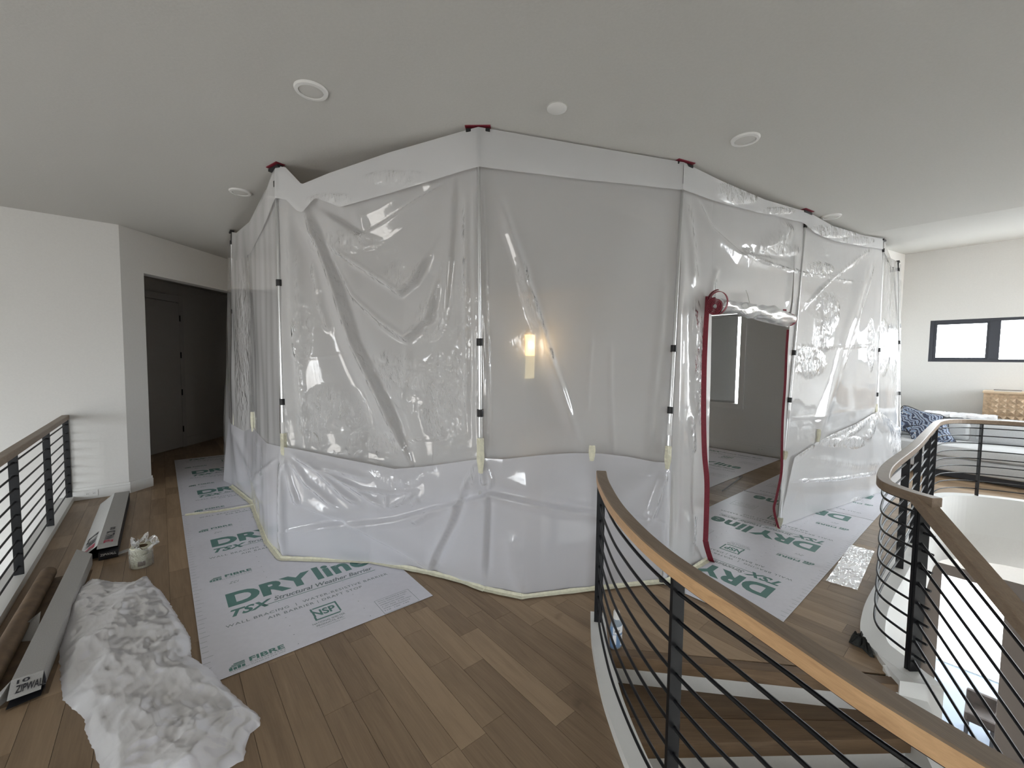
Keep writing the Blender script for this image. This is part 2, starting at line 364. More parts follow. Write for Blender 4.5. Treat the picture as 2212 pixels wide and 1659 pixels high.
# tones: mostly middling, with occasional pale boards
def tonef(t): return .28+.40*t if t < .86 else .78+.6*(t-.86)
planks = []
for p, t in TARGET:
    c = sum(p)/4; ppx, k = proj(c)
    vis = k > .3 and -250 < ppx[0] < 2500 and ppx[1] < 2100
    uvc = UV(c)
    covered = (.14 < uvc[0] < 1.32 and 2.4 < uvc[1] < 8.2) or (2.75 < uvc[0] < 7.7 and .85 < uvc[1] < 2.0) or (4 < uvc[0] < 7.6 and 2.4 < uvc[1] < 3.5)
    infr = vis and not covered
    planks.append((0 if infr else 1, np.linalg.norm(c), p, tonef(t)))
planks.sort(key=lambda q: q[:2])
def tone_attr(me, vals):
    a = me.attributes.new('tone', 'FLOAT', 'POINT'); a.data.foreach_set('value', np.asarray(vals, 'f'))
restV, restT = MB(), []
for i, (g, d, p, t) in enumerate(planks):
    top = [q+np.array([0, 0, 0.]) for q in p]; bot = [q+np.array([0, 0, -.0075]) for q in p]
    Vv = bot+top; Ff = [(0, 3, 2, 1), (4, 5, 6, 7), (0, 1, 5, 4), (1, 2, 6, 5), (2, 3, 7, 6), (3, 0, 4, 7)]
    if i < 285 and g == 0:
        o = pydata('plank', Vv, Ff, M_floor, floor); tone_attr(o.data, [t]*8)
    else: restV.add(Vv, Ff); restT += [t]*8
o = pydata('plank_field', restV.v, restV.f, M_floor, floor, kind='stuff'); tone_attr(o.data, restT)

UD_ = 7.66
# lower level
M_low = noisy(mat('lower_floor', (.20, .17, .14), .5), 5, .1)
MB().uvbox(-7, UD_+.12, -7, 8, -3.5, -3.4).build('floor_lower', M_low, kind='structure')
# stub-wall baseboards and others
def base(name, P, d, ln, th=.018, hgt=.13, mt=M_trim):
    P = np.asarray(P, float); d = np.asarray(d, float); n = np.array([d[1], -d[0], 0.])
    b = MB().box((*P[:2], 0.0), d*ln, n*th, (0, 0, hgt-.03)).box((*P[:2], hgt-.03), d*ln, n*th*.62, (0, 0, .03))
    return b.build(name, mt, kind='structure', bevel=.002)
base('baseboard_left', W(-.76, VB), Ud, .46)
base('baseboard_doorway', C0, H85, .275, .02)
base('baseboard_inner_right', W(UI, 8.1), -Vd, 6.7, hgt=.17)
base('baseboard_back', W(1.6, 8.2), Ud, 6.1, hgt=.17)
base('baseboard_hall', (-5.7, 6.15, 0), (0, -1., 0), 2.3)
MB().box((-5.682, 7.25, 0), (.02, 0, 0), (0, 1.7, 0), (0, 0, .15)).build('baseboard_hall_right', M_hall, kind='structure')

# hall door (panel door seen edge-on in the shade) with casing and hinges
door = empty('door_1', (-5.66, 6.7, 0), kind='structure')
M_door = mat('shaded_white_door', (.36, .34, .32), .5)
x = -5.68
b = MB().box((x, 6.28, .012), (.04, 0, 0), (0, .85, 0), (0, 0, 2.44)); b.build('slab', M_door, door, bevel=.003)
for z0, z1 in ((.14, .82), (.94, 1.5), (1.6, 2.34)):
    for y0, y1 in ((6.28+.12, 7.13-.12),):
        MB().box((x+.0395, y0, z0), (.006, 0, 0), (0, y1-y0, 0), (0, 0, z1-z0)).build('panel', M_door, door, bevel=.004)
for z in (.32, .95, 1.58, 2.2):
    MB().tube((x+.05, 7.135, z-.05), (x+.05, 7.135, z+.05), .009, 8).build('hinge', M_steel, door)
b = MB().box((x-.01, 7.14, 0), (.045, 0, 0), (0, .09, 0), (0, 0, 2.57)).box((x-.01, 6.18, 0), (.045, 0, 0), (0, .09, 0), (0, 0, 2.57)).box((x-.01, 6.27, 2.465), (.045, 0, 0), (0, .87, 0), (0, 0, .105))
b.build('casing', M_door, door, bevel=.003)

# electrical outlets
def outlet(P, d, label, w_=.115, h_=.07, mt=M_trim):
    P = np.asarray(P, float); d = np.asarray(d, float); n = np.array([d[1], -d[0], 0.])
    t = empty('electrical_outlet', P, label=label, cat='outlet')
    MB().box(P-d*w_/2-np.array([0, 0, h_/2])+n*.0005, d*w_, n*.006, (0, 0, h_)).build('cover_plate', mt, t, bevel=.0015)
    for s in (-1, 1):
        c = P+d*s*.026
        MB().box(c-d*.016-np.array([0, 0, .014])+n*.006, d*.032, n*.0025, (0, 0, .028)).build('socket', mt, t, bevel=.001)
        MB().box(c-d*.007-np.array([0, 0, .006])+n*.0086, d*.003, n*.001, (0, 0, .009)).box(c+d*.004-np.array([0, 0, .006])+n*.0086, d*.003, n*.001, (0, 0, .009)).build('slot', M_steel, t)
outlet(W(-.62, VB-.0185, .062), Ud, 'white double outlet in the baseboard beside the left railing')
outlet(W(UI-.019, 2.68, .10), -Vd, 'white double outlet low on the wall seen through the open doorway')
outlet(W(UI-.001, 2.1, .42)+0, -Vd, 'small outlet on the wall behind the sheeting, right of the zipper door')

# ------------------------------------------------------------ windows
def frame_u(name, U, v0, v1, z0, z1, fw, mt, mull=(), depth=.1, side=-1, glass=True):
    t = empty(name, W(U, (v0+v1)/2, z0), kind='structure')
    b = MB(); 
    for q in ((v0, v0+fw, z0, z1), (v1-fw, v1, z0, z1)): b.uvbox(U, U+depth, q[0], q[1], q[2], q[3])
    for q in ((z0, z0+fw), (z1-fw, z1)): b.uvbox(U, U+depth, v0+fw, v1-fw, q[0], q[1])
    b.build('window_frame', mt, t, bevel=.004)
    for a, c in mull: MB().uvbox(U, U+depth, a, c, z0+fw, z1-fw).build('mullion', mt, t, bevel=.004)
    return t
M_frame = mat('dark_grey_window_frame', (.055, .06, .075), .45)
M_glass = plastic('window_glass', .0, (1, 1, 1), 0, .02, .6); 
w1 = frame_u('window_1', 10.02, WIN_FAR[0][0], WIN_FAR[0][1], WIN_FAR[0][2], WIN_FAR[0][3], .045, M_frame, [(.145, .26)])
MB().uvbox(10.06, 10.066, -.9, .88, 1.66, 2.27).build('pane', M_glass, w1)
# sash edges stepping inward around each light
MB().uvbox(10.035, 10.07, .845, .885, 1.665, 2.265).uvbox(10.035, 10.07, .26, .29, 1.665, 2.265).uvbox(10.035, 10.07, .29, .845, 2.235, 2.265).uvbox(10.035, 10.07, .29, .845, 1.665, 1.69).build('sash', M_frame, w1)
w2 = empty('window_2', W(UI, 3.47, WI[2]), kind='structure')
v0, v1, z0, z1 = WI
MB().uvbox(UI-.018, UI, v0, v0+.09, z0, z1).uvbox(UI-.018, UI, v1-.09, v1, z0, z1).uvbox(UI-.018, UI, v0+.09, v1-.09, z1-.09, z1).uvbox(UI-.018, UI, v0+.09, v1-.09, z0, z0+.09).build('casing', M_trim, w2, bevel=.003)
MB().uvbox(UI+.08, UI+.085, v0+.1, v1-.1, z0+.1, z1-.1).build('pane', M_glass, w2)
M_shade = noisy(mat('roller_shade_fabric', (.42, .42, .41), .9), 120, .05)
_o = [n for n in M_shade.node_tree.nodes if n.type == 'OUTPUT_MATERIAL'][0]; _b = M_shade.node_tree.nodes['Principled BSDF']
_t = N(M_shade, 'ShaderNodeBsdfTranslucent', i_Color=(.06, .06, .059, 1)); _a = N(M_shade, 'ShaderNodeAddShader'); L(M_shade, _b.outputs[0], _a.inputs[0]); L(M_shade, _t.outputs[0], _a.inputs[1]); L(M_shade, _a.outputs[0], _o.inputs[0])
MB().uvbox(UI+.03, UI+.034, v0+.09+.068, v1-.092, z0+.095, z1-.14).uvbox(UI+.022, UI+.042, v0+.09+.062, v1-.092, z0+.09, z0+.12).build('roller_shade', M_shade, w2)
MB().tube(W(UI+.035, v0+.1, z1-.125), W(UI+.035, v1-.1, z1-.125), .028, 16).build('shade_roll', M_shade, w2, smooth=True)
# unseen windows behind the camera and at the end wall, shaped for their light: frames and mullions
def frame_v(name, Vv, u0, u1, z0, z1, n):
    t = empty(name, W((u0+u1)/2, Vv, z0), kind='structure'); b = MB(); f = .06
    b.uvbox(u0, u0+f, Vv-.08, Vv, z0, z1).uvbox(u1-f, u1, Vv-.08, Vv, z0, z1).uvbox(u0, u1, Vv-.08, Vv, z0, z0+f).uvbox(u0, u1, Vv-.08, Vv, z1-f, z1)
    for i in range(1, n): c = u0+(u1-u0)*i/n; b.uvbox(c-.03, c+.03, Vv-.08, Vv, z0, z1)
    b.build('window_frame', M_frame, t)
frame_v('window_3', -4.02, *WIN_BACK[0], 3); frame_v('added_window_4', -4.02, *WIN_BACK[1], 2)
w6 = empty('window_5', W(-6, 3.6, -1.2), kind='structure'); b = MB(); v0, v1, z0, z1 = WIN_END
for i in range(5): c = v0+(v1-v0)*i/4; b.uvbox(-6.1, -6.02, c-.03, c+.03, z0, z1)
b.uvbox(-6.1, -6.02, v0, v1, z0, z0+.06).uvbox(-6.1, -6.02, v0, v1, z1-.06, z1).uvbox(-6.1, -6.02, v0, v1, .4, .46); b.build('window_frame', M_frame, w6)

# ------------------------------------------------------------ stairs
stair = empty('staircase', (1.2, 1.6, -.3), kind='structure')
CS = np.array([2.54, 1.875]); RI = .60
def outer_at(a):           # where a ray from CS meets the inside of the front curb
    d = np.array([math.cos(a), math.sin(a)])
    for p, q in zip(curbR[:-1], curbR[1:]):
        e = q-p; den = d[0]*e[1]-d[1]*e[0]
        if abs(den) < 1e-9: continue
        w_ = p-CS; t = (w_[0]*e[1]-w_[1]*e[0])/den; s_ = (w_[0]*d[1]-w_[1]*d[0])/den
        if -1e-6 <= s_ <= 1 and t > 0: return t
    return 1.9
RISE = .172
for k in range(0, 9):
    a0, a1 = math.radians(172.16+k*9.84), math.radians(172.16+(k+1)*9.84)
    zt = -RISE*k
    # nosing of this level at angle a0 and the white riser beneath it
    def pt(a, r): return CS+np.array([math.cos(a), math.sin(a)])*r
    ro0, ro1 = outer_at(a0)+.01, outer_at(a1)+.01
    n_ = np.array([math.sin(a0), -math.cos(a0)])      # down-stair direction
    n_ = -n_ if n_[1] > 0 else n_
    if k == 0:
        p = [pt(a0, RI)-n_*.06, pt(a0, ro0)-n_*.06, pt(a0, ro0), pt(a0, RI)]
        o = MB().prism(p, zt-.07, zt+.001).build('tread', M_tread, stair, bevel=.004)
        tone_attr(o.data, [.45]*len(o.data.vertices))
    o2 = [pt(a0, RI)-n_*.05, pt(a0, ro0)-n_*.05, pt(a0, ro0)-n_*.03, pt(a0, RI)-n_*.03]
    MB().prism(o2, zt-RISE, zt-.068).build('riser', M_wall, stair)
    n1_ = np.array([math.sin(a1), -math.cos(a1)]); n1_ = -n1_ if n1_[1] > 0 else n1_
    zt -= RISE; p = [pt(a0, RI)-n_*.045, pt(a0, ro0)-n_*.045, pt(a1, ro1)-n1_*.151, pt(a1, RI)-n1_*min(.151, .0+abs(a1-a0)*RI*.9)]
    o = MB().prism([pt(a1, RI)-n1_*.09, pt(a1, ro1)-n1_*.149, pt(a1, ro1), pt(a1, RI)], zt-.07, zt+.001).build('nosing', M_tread, stair, bevel=.003)
    tone_attr(o.data, [(.5, .4, .6)[k % 3]]*len(o.data.vertices))
    o = MB().prism(p, zt-.07, zt).build('tread', M_tread, stair, bevel=.004)
    tone_attr(o.data, [(.35, .55, .3, .5)[k % 4]]*len(o.data.vertices))
# white curb under the front railing with its well-side fascia
def band(path, s0, s1, z0, z1):
    A, B = offset(path, s0), offset(path, s1); n = len(path); V = []
    for p, q in zip(A, B): V += [(*p, z0), (*q, z0), (*q, z1), (*p, z1)]
    Fc = [(i*4+j, i*4+(j+1) % 4, (i+1)*4+(j+1) % 4, (i+1)*4+j) for i in range(n-1) for j in range(4)]+[(0, 3, 2, 1), (4*n-4, 4*n-3, 4*n-2, 4*n-1)]
    return V, Fc
def bandobj(name, path, s0, s1, z0, z1, mt, **k):
    return MB().add(*band(path, s0, s1, z0, z1)).build(name, mt, **k)
bandobj('trim_1', RAILC, -.042, .045, -.35, .045, M_trim, kind='structure')
bandobj('wall_stairwell_left', RAILC, .02, .044, -3.4, -.35, M_wall, kind='structure')
bandobj('trim_2', farC, -.05, .06, -.42, .03, M_trim, kind='structure')
bandobj('wall_stairwell_drum', farC, -.05, .0, -.74, -.42, M_wall, kind='structure')
MB().prism([(1.905, 1.955), (2.085, 1.92), (2.09, 2.05), (2.09, 2.25), (2.055, 2.31), (2.0, 2.225), (1.95, 2.12), (1.925, 2.04)], -.42, .029).build('trim_5', M_trim, kind='structure')
# descending stringer on the well side
st = [(2.0-.02*i, 2.06-.11*i-.0*i, 0.03-.075*i) for i in range(0, 9)]
V = []
for x, y, z in st: V += [(x-.085, y, z), (x+.045, y, z), (x+.045, y, z-.45), (x-.085, y, z-.45)]
n = len(st); MB().add(V, [(i*4+j, i*4+(j+1) % 4, (i+1)*4+(j+1) % 4, (i+1)*4+j) for i in range(n-1) for j in range(4)]+[(0, 3, 2, 1), (4*n-4, 4*n-3, 4*n-2, 4*n-1)]).build('trim_3', M_trim, kind='structure')
bandobj('trim_4', [W(-.81, v)[:2] for v in (-3.5, 6.40)], -.06, .06, -.35, .05, M_trim, kind='structure')
bandobj('wall_left_well', [W(-.80, v)[:2] for v in (-3.5, 6.40)], .0, .05, -3.4, -.35, M_wall, kind='structure')

# entrance wall below with a dark framed glass door
UD = 7.66
g = [onu(x, y, UD) for x, y in ((2031, 1240), (2172, 1278), (2148, 1610), (2018, 1510))]
gv = [UV(p)[1] for p in g]; gz = [p[2] for p in g]
d0 = UV(onu(2003, 1205, UD))[1]; dt = onu(2100, 1234, UD)[2]
vL, vR = (gv[0]+gv[3])/2, (gv[1]+gv[2])/2; zt = (gz[0]+gz[1])/2
wall('wall_entrance', W(UD, 1.35), (-Vd, 5.4), -3.4, -.3, .15, M_wall, [(1.35-d0-.0, 1.35-d0+1.9, -3.4, dt)])
ent = empty('door_2', W(UD, (vL+vR)/2, -3.4), kind='structure')
MB().uvbox(UD+.02, UD+.1, d0-1.9, vR, -3.4, dt).uvbox(UD+.02, UD+.1, vL, d0, -3.4, dt).uvbox(UD+.02, UD+.1, vR, vL, zt, dt).build('door_frame', mat('bronze_door_frame', (.085, .07, .06), .5), ent)  # wide piece right of the glass: its shade is put into the bronze
M_dglass = plastic('tinted_door_glass', .0, (1, 1, 1), 0, .02, .6, clear=.85)
MB().uvbox(UD+.05, UD+.06, vR, vL, -3.4, zt).build('glass', M_dglass, ent)
M_pat = noisy(mat('shaded_patio', (.05, .07, .105), .7), 3, .12)  # near ground: shade put into the dark blue, sunlit ground beyond painted paler
MB().uvbox(UD+.2, UD+2.3, -6, 4, -3.5, -3.42).build('ground', M_pat, kind='structure')
MB().uvbox(UD+2.3, UD+30, -30, 30, -3.5, -3.40).build('ground_beyond', noisy(mat('pale_driveway', (.55, .55, .54), .85), 1, .08), kind='structure')
M_cush = noisy(mat('outdoor_cushion', (.030, .021, .018), .9), 12, .4)
oc = empty('outdoor_chair', W(8.4, .1, -3.42), label='low brown outdoor chair beyond the glass door downstairs', cat='chair')
MB().uvbox(8.12, 8.45, -.12, .18, -3.18, -3.06).build('seat', M_cush, oc, bevel=.03)
MB().uvbox(8.42, 8.5, -.12, .18, -3.1, -2.9).build('backrest', M_cush, oc, bevel=.03)
for a in (8.14, 8.4):
    for c in (-.1, .13): MB().uvbox(a, a+.04, c, c+.04, -3.42, -3.18).build('leg', M_dark, oc)

# ------------------------------------------------------------ railings
HR = [(-.029, -.045), (.029, -.045), (.029, -.004), (.025, 0), (-.025, 0), (-.029, -.004)]
M_edge = wood('pale_oak_handrail_edge', (.34, .19, .09), (.80, .52, .28), ang=-75, scale=2.2, contrast=.2)
def railing(name, path, z, label, posts, pw=.046, rods=9, side_mat=None, split=None, rod_r=.0062, zb=.045, ztop=.83, dz=.09):
    t = empty(name, (*path[0], 0), label=label, cat='railing')
    P3 = [np.array([p[0], p[1], z]) for p in path]
    hb = MB().sweep(P3, HR); o = hb.build('handrail', M_rail, t); tone_attr(o.data, [.5]*len(o.data.vertices))
    if side_mat:
        o.data.materials.append(side_mat)
        for p in o.data.polygons:
            if abs(p.normal.z) < .3: p.material_index = 1
    MB().sweep([p-np.array([0, 0, .045]) for p in P3], [(-.02, -.008), (.02, -.008), (.02, 0), (-.02, 0)]).build('flat_bar', M_steel, t)
    for k in range(rods):
        zz = ztop-dz*k
        MB().sweep([np.array([p[0], p[1], zz]) for p in path], circ(rod_r)).build('rod', M_steel, t, smooth=True)
    for d in posts:
        p, tn = at_len(path, d); sd = np.array([-tn[1], tn[0]])
        MB().box((*(p-sd*pw/2-tn*.0065), zb-.06), (*(sd*pw), 0), (*(tn*.013), 0), (0, 0, z-.05-zb+.06)).build('post', M_steel, t, bevel=.001)
    return t
Ln = [W(-.785, v)[:2] for v in np.linspace(6.40, -.5, 30)]
railing('guard_railing', Ln, .93, 'straight railing with weathered oak handrail and black rods at the left wall', [.02, 1.0, 2.08, 3.16, 4.24])
fr0 = [p for p in RAILC if p[1] < 2.41]
tot = plen(fr0)
dpost = [i for i in range(len(fr0)) if fr0[i][1] < 1.33][0]; d2 = plen(fr0[:dpost+1])
railing('curved_guard_railing', fr0, .93, 'curved railing in the foreground with oak handrail and black rods', [.035, d2, d2+1.1], side_mat=M_edge)
fr1 = [p for p in farC]
dp = lambda x: plen(fr1[:[i for i in range(len(fr1)) if fr1[i][0] > x and i > 10][0]+1])
railing('oval_guard_railing', fr1, .93, 'looping railing around the stairwell opening in front of the sofa', [.07, dp(2.9), dp(3.4), dp(4.0), dp(4.66), dp(5.47), dp(6.3), dp(6.9)])
# descending stair railing starting at the big post
sr = empty('stair_railing', (2.03, 2.02, 0), label='sloping stair handrail with rods running down from the wide double post', cat='railing')
hp = [np.array([2.03-.012*i, 2.04-.09*i, .93-.056*i]) for i in range(0, 12)]
HR2 = [(-.034, -.05), (.034, -.05), (.034, -.004), (.03, 0), (-.03, 0), (-.034, -.004)]
o = MB().sweep(hp, HR2).build('handrail', M_rail, sr); tone_attr(o.data, [.6]*len(o.data.vertices))
for k in range(8): MB().sweep([p-np.array([0, 0, .13+.1*k]) for p in hp], circ(.0065)).build('rod', M_steel, sr, smooth=True)
MB().box((2.01, 2.03, -.06), (.052, 0, 0), (0, -.014, 0), (0, 0, .93)).build('post', M_steel, sr)
MB().box((1.90, 1.10, -.7), (.052, 0, 0), (0, .014, 0), (0, 0, 1.0)).build('post', M_steel, sr)

# ------------------------------------------------------------ ceiling fixtures
def downlight(px, py, r, label, k=0, zc=3.0):
    c = zp(px, py, zc); t = empty('recessed_light', c, label=label, cat='ceiling light')
    MB().lathe((c[0], c[1], zc), [(r, 0), (r, -.004), (r*.95, -.012), (r*.74, -.014), (r*.72, -.006), (r*.72, 0)], 40).build('trim_ring', M_trim, t, smooth=True)
    MB().lathe((c[0], c[1], zc), [(r*.70, -.001), (r*.70, -.009), (r*.45, -.0125), (.004, -.0135)], 40).build('lens', M_lamp, t, smooth=True)
downlight(672, 194, .085, 'round recessed ceiling light at upper left, the largest')
downlight(1610, 300, .085, 'round recessed ceiling light right of the tall center panel')
downlight(519, 414, .085, 'round recessed ceiling light half behind the sheeting at far left')
downlight(1795, 467, .085, 'round recessed ceiling light just above the sheeting at right')
c = zp(1203, 232, 3.0); t = empty('smoke_detector', c, label='small plain white disc on the ceiling near the top center', cat='detector')
MB().lathe((c[0], c[1], 3.0), [(.056, 0), (.056, -.01), (.05, -.014), (.003, -.016)], 36).build('cover', M_trim, t, smooth=True)
MB().lathe((c[0], c[1], 3.0), [(.060, 0), (.060, -.004), (.057, -.005), (.057, 0)], 36).build('rim', M_ceil, t, smooth=True)

# ------------------------------------------------------------ wall sconce inside the enclosure
sp = []
VS = 8.19
def onv(x, y, Vv): d = ray(x, y); return CAM+d*Vv/(-d[0]*S40+d[1]*C40)
a, c = onv(1134, 723, VS), onv(1149, 817, VS); ua, uc = UV(a)[0], UV(c)[0]
scn = empty('wall_sconce', W((ua+uc)/2, VS, 1.5), label='tall narrow wall sconce glowing warm through the sheeting', cat='wall lamp')
def emis(name, col, s):
    m = mat(name, (.8, .7, .5), .5); q = m.node_tree.nodes['Principled BSDF']; q.inputs['Emission Color'].default_value = (*col, 1); q.inputs['Emission Strength'].default_value = s; return m
zm = onv(1141, 768, VS)[2]
MB().uvbox(ua, uc, VS-.1, VS-.02, zm, a[2]).build('lamp_shade', emis('warm_lit_shade', (1, .62, .25), 5.5), scn, bevel=.01)
MB().uvbox(ua, uc, VS-.1, VS-.02, c[2], zm-.005).build('lower_shade', emis('dim_lit_shade', (.9, .75, .4), 1.1), scn, bevel=.01)
MB().uvbox(ua+.03, uc-.03, VS-.02, VS, c[2]+.1, a[2]-.1).build('back_plate', M_dark, scn)
lp = bpy.data.lights.new('sconce_bulb', 'POINT'); lp.energy = 9; lp.color = (1, .72, .4); lp.shadow_soft_size = .08
lo = bpy.data.objects.new('sconce_bulb', lp); COL.objects.link(lo); lo.location = Vector(W((ua+uc)/2, VS-.2, (zm+a[2])/2))

# ------------------------------------------------------------ printed boards on the floor
M_board = noisy(mat('grey_board_facing', (.80, .80, .87), .33, 0, .5), 30, .02)
M_kraft = mat('board_core', (.10, .075, .05), .9)
M_ink = mat('green_print', (.11, .25, .23), .5)
M_ink2 = mat('grey_green_print', (.22, .27, .29), .5)
_tc = {}
def text_mesh(body, bold=0., shear=0., spacing=1.):
    key = (body, bold, shear, spacing)
    if key in _tc: return _tc[key]
    cu = bpy.data.curves.new('t', 'FONT'); cu.body = body; cu.size = 1; cu.offset = bold; cu.shear = shear; cu.space_character = spacing
    cu.resolution_u = 4
    o = bpy.data.objects.new('t', cu); COL.objects.link(o)
    bpy.context.view_layer.update()
    me = bpy.data.meshes.new_from_object(o.evaluated_get(bpy.context.evaluated_depsgraph_get()))
    V = np.array([v.co[:2] for v in me.vertices]); Fc = [tuple(p.vertices) for p in me.polygons]
    bpy.data.objects.remove(o); bpy.data.curves.remove(cu); bpy.data.meshes.remove(me)
    V -= V.min(0); V /= V.max(0)
    _tc[key] = (V, Fc); return V, Fc
def place_text(mb, body, x0, x1, y0, y1, fn, **k):      # fn(x,y)->world
    V, Fc = text_mesh(body, **k)
    mb.add([fn(x0+(x1-x0)*p[0], y0+(y1-y0)*p[1]) for p in V], Fc)
def rect(mb, x0, x1, y0, y1, fn, w_=None):
    if w_ is None: mb.add([fn(x0, y0), fn(x1, y0), fn(x1, y1), fn(x0, y1)], [(0, 1, 2, 3)])
    else:
        rect(mb, x0, x1, y0, y0+w_, fn); rect(mb, x0, x1, y1-w_, y1, fn); rect(mb, x0, x0+w_, y0+w_, y1-w_, fn); rect(mb, x1-w_, x1, y0+w_, y1-w_, fn)
def board(origin, ex, ey, y0, y1, label, offs, z=0.0, skip=()):
    """origin world point; ex/ey unit vectors; the board spans 0..1.219 across and y0..y1 along; print units start at offs"""
    ex = np.asarray(ex, float); ey = np.asarray(ey, float); O = np.asarray(origin, float)
    def fn(x, y, h=.0046): return O+ex*x+ey*y+np.array([0, 0, z+h])
    c = fn(.61, (y0+y1)/2, 0); t = empty('printed_board', c, label=label, cat='board', group='printed protection boards on the floor')
    MB().box(fn(0, y0, .0032), ex*1.219, ey*(y1-y0), (0, 0, .001)).build('facing', M_board, t)
    MB().box(fn(.0005, y0+.0005, .0004), ex*1.218, ey*(y1-y0-.001), (0, 0, .0028)).build('core', M_kraft, t)
    A, B = MB(), MB()
    def T(mb, s, x0, x1, a, b_, o, **k):
        if o+a > y0+.002 and o+b_ < y1-.002: place_text(mb, s, x0, x1, o+a, o+b_, fn, **k)
    def Rr(mb, x0, x1, a, b_, o, w_=None):
        if o+a > y0 and o+b_ < y1: rect(mb, x0, x1, o+a, o+b_, fn, w_)
    for o in offs:
        T(A, 'DRY', .163, .675, .675, .86, o, bold=.045, spacing=1.0)
        T(A, 'line', .69, 1.06, .675, .88, o, bold=.04, spacing=1.05)
        T(A, 'TSX', .165, .392, .545, .632, o, bold=.04, shear=.35, spacing=1.05)
        T(B, 'Structural Weather Barrier', .40, 1.047, .583, .635, o, bold=.02, shear=.3)
        Rr(A, .33, 1.054, .562, .568, o)
        T(B, 'WALL BRACING  |  WATER-RESISTIVE BARRIER', .127, 1.10, .436, .472, o, bold=.006, spacing=1.2)
        T(B, 'AIR BARRIER | DRAFT STOP', .33, .895, .380, .416, o, bold=.006, spacing=1.2)
        Rr(A, .56, .70, .325, .337, o); Rr(A, .69, .70, .21, .325, o); Rr(A, .545, .69, .195, .207, o); Rr(A, .545, .556, .207, .24, o); Rr(A, .545, .556, .3, .337, o)
        T(A, 'NSP', .548, .678, .235, .305, o, bold=.03)
        T(B, 'NATIONAL SHELTER', .52, .705, .158, .176, o, bold=.008)
        T(B, 'PRODUCTS, INC.', .535, .69, .128, .148, o, bold=.008)
        T(B, 'www.nationalshelter.com', .545, .69, .112, .12, o)
        # field emblem: a square with furrows
        for i in range(4): 
            x_ = .10+.018*i; Rr(A, x_, x_+.0145, .034, .058-.003*(i % 2), o)
        Rr(A, .105, .170, .060, .066, o); Rr(A, .112, .170, .069, .075, o); Rr(A, .122, .170, .078, .086, o)
        T(A, 'FIBRE', .19, .352, .055, .092, o, bold=.035, spacing=1.05)
        T(B, 'CONVERTERS', .192, .352, .040, .050, o, spacing=1.3)
        T(B, 'MANUFACTURED IN THE USA', .105, .35, .022, .030, o, spacing=1.1)
        T(B, 'ZCI', .20, .26, -.075, -.045, o, bold=.004, shear=.5, spacing=1.3)
        Rr(B, .89, 1.125, .004, .176, o, .0022)
        for i, s in enumerate(('WALL BRACING & WIND', 'FASTENER SCHEDULE: STUDS, PLATES', 'INTERMEDIATE  MAX  GALVANIZED', '3" O/C EDGE   6" O/C FIELD', 'WIND DESIGN PLACE', '110  120  130')):
            T(B, s, .905, .905+.2*(1-.1*(i % 3)), .15-.024*i, .161-.024*i, o)
    for i in range(int((y1-y0)/.0508)): Rr(B, .004, .034 if i % 4 else .05, y0+.02+i*.0508, y0+.0222+i*.0508, 0)
    for i in range(int((y1-y0)/.1)):
        for x_ in (.413, .812): Rr(B, x_, x_+.005, y0+.04+i*.1, y0+.045+i*.1, 0)
    pa = A.build('green_lettering', M_ink, t); pb = B.build('small_print', M_ink2, t)
    pa['label'] = 'bold green lettering'; pa['kind'] = 'stuff'; pb['kind'] = 'stuff'
    return t
LA = W(.12, 2.384)
board(LA, Ud, Vd, 0, 2.765, 'printed grey board at front left, nearest the white plastic bag', (0, 1.07, 2.14))
board(LA, Ud, Vd, 2.775, 5.62, 'printed grey board at left rear, running toward the dark hallway', (2.77, 3.84, 4.91))
RB = W(0, .81)
def rb(label, ua, ub, offs):      # right-hand run: text up = -u
    board(W(3.90, .81), Vd, -Ud, 3.90-ub, 3.90-ua, label, offs)
rb('printed grey board under the open zipper doorway, lettering upside down', 2.675, 5.42, (-2.14, -1.07, 0, 1.07))
rb('printed grey board running behind the looping railing toward the far wall', 5.43, 7.75, (-4.28, -3.21, -2.14))
IB = W(5.79, 3.567)
board(IB, -Vd, Ud, -.82, 1.93, 'printed board inside the enclosure against the far wall, seen through the doorway', (-1.07, 0, 1.07))
board(IB, -Vd, Ud, -3.56, -.83, 'printed board inside the enclosure, nearer half hidden behind the sheeting', (-2.14, -1.07))

# ------------------------------------------------------------ support poles
TOPS = [(500, 497), (595, 358), (1033, 276), (1477, 351), (1742, 455), (1908, 515), (1940, 562)]
BOTS = [(511, 1045), (620, 1200), (1040, 1268), (1428, 1258), (1681, 1138), (1884, 1062), (1943, 1040)]
poles = []
for i, (a, b_) in enumerate(zip(TOPS, BOTS)):
    T0 = zp(*a, 3.0); B0 = zp(*b_, 0.0)
    if i >= 5: T0 = zp(*a, 3.05)
    poles.append((T0, B0))
CLIPS = [(673, 828), (611, 868), (739, 892), (753, 886), (762, 864), (756, 852), (740, 850)]
plab = ['thin silver pole at the left end of the enclosure, before the dark doorway', 'silver telescopic pole second from left, at the corner of the barrier', 'silver telescopic pole at the front center, highest in view', 'silver telescopic pole just left of the zipper doorway', 'silver telescopic pole just right of the zipper doorway', 'silver telescopic pole second from the right end of the barrier', 'thin silver pole at the right end of the barrier, beside the open room']
def zat(T0, B0, py):
    lo, hi = 0., 1.
    for _ in range(40):
        m_ = (lo+hi)/2
        if proj(B0+(T0-B0)*m_)[0][1] > py: lo = m_
        else: hi = m_
    return (lo+hi)/2
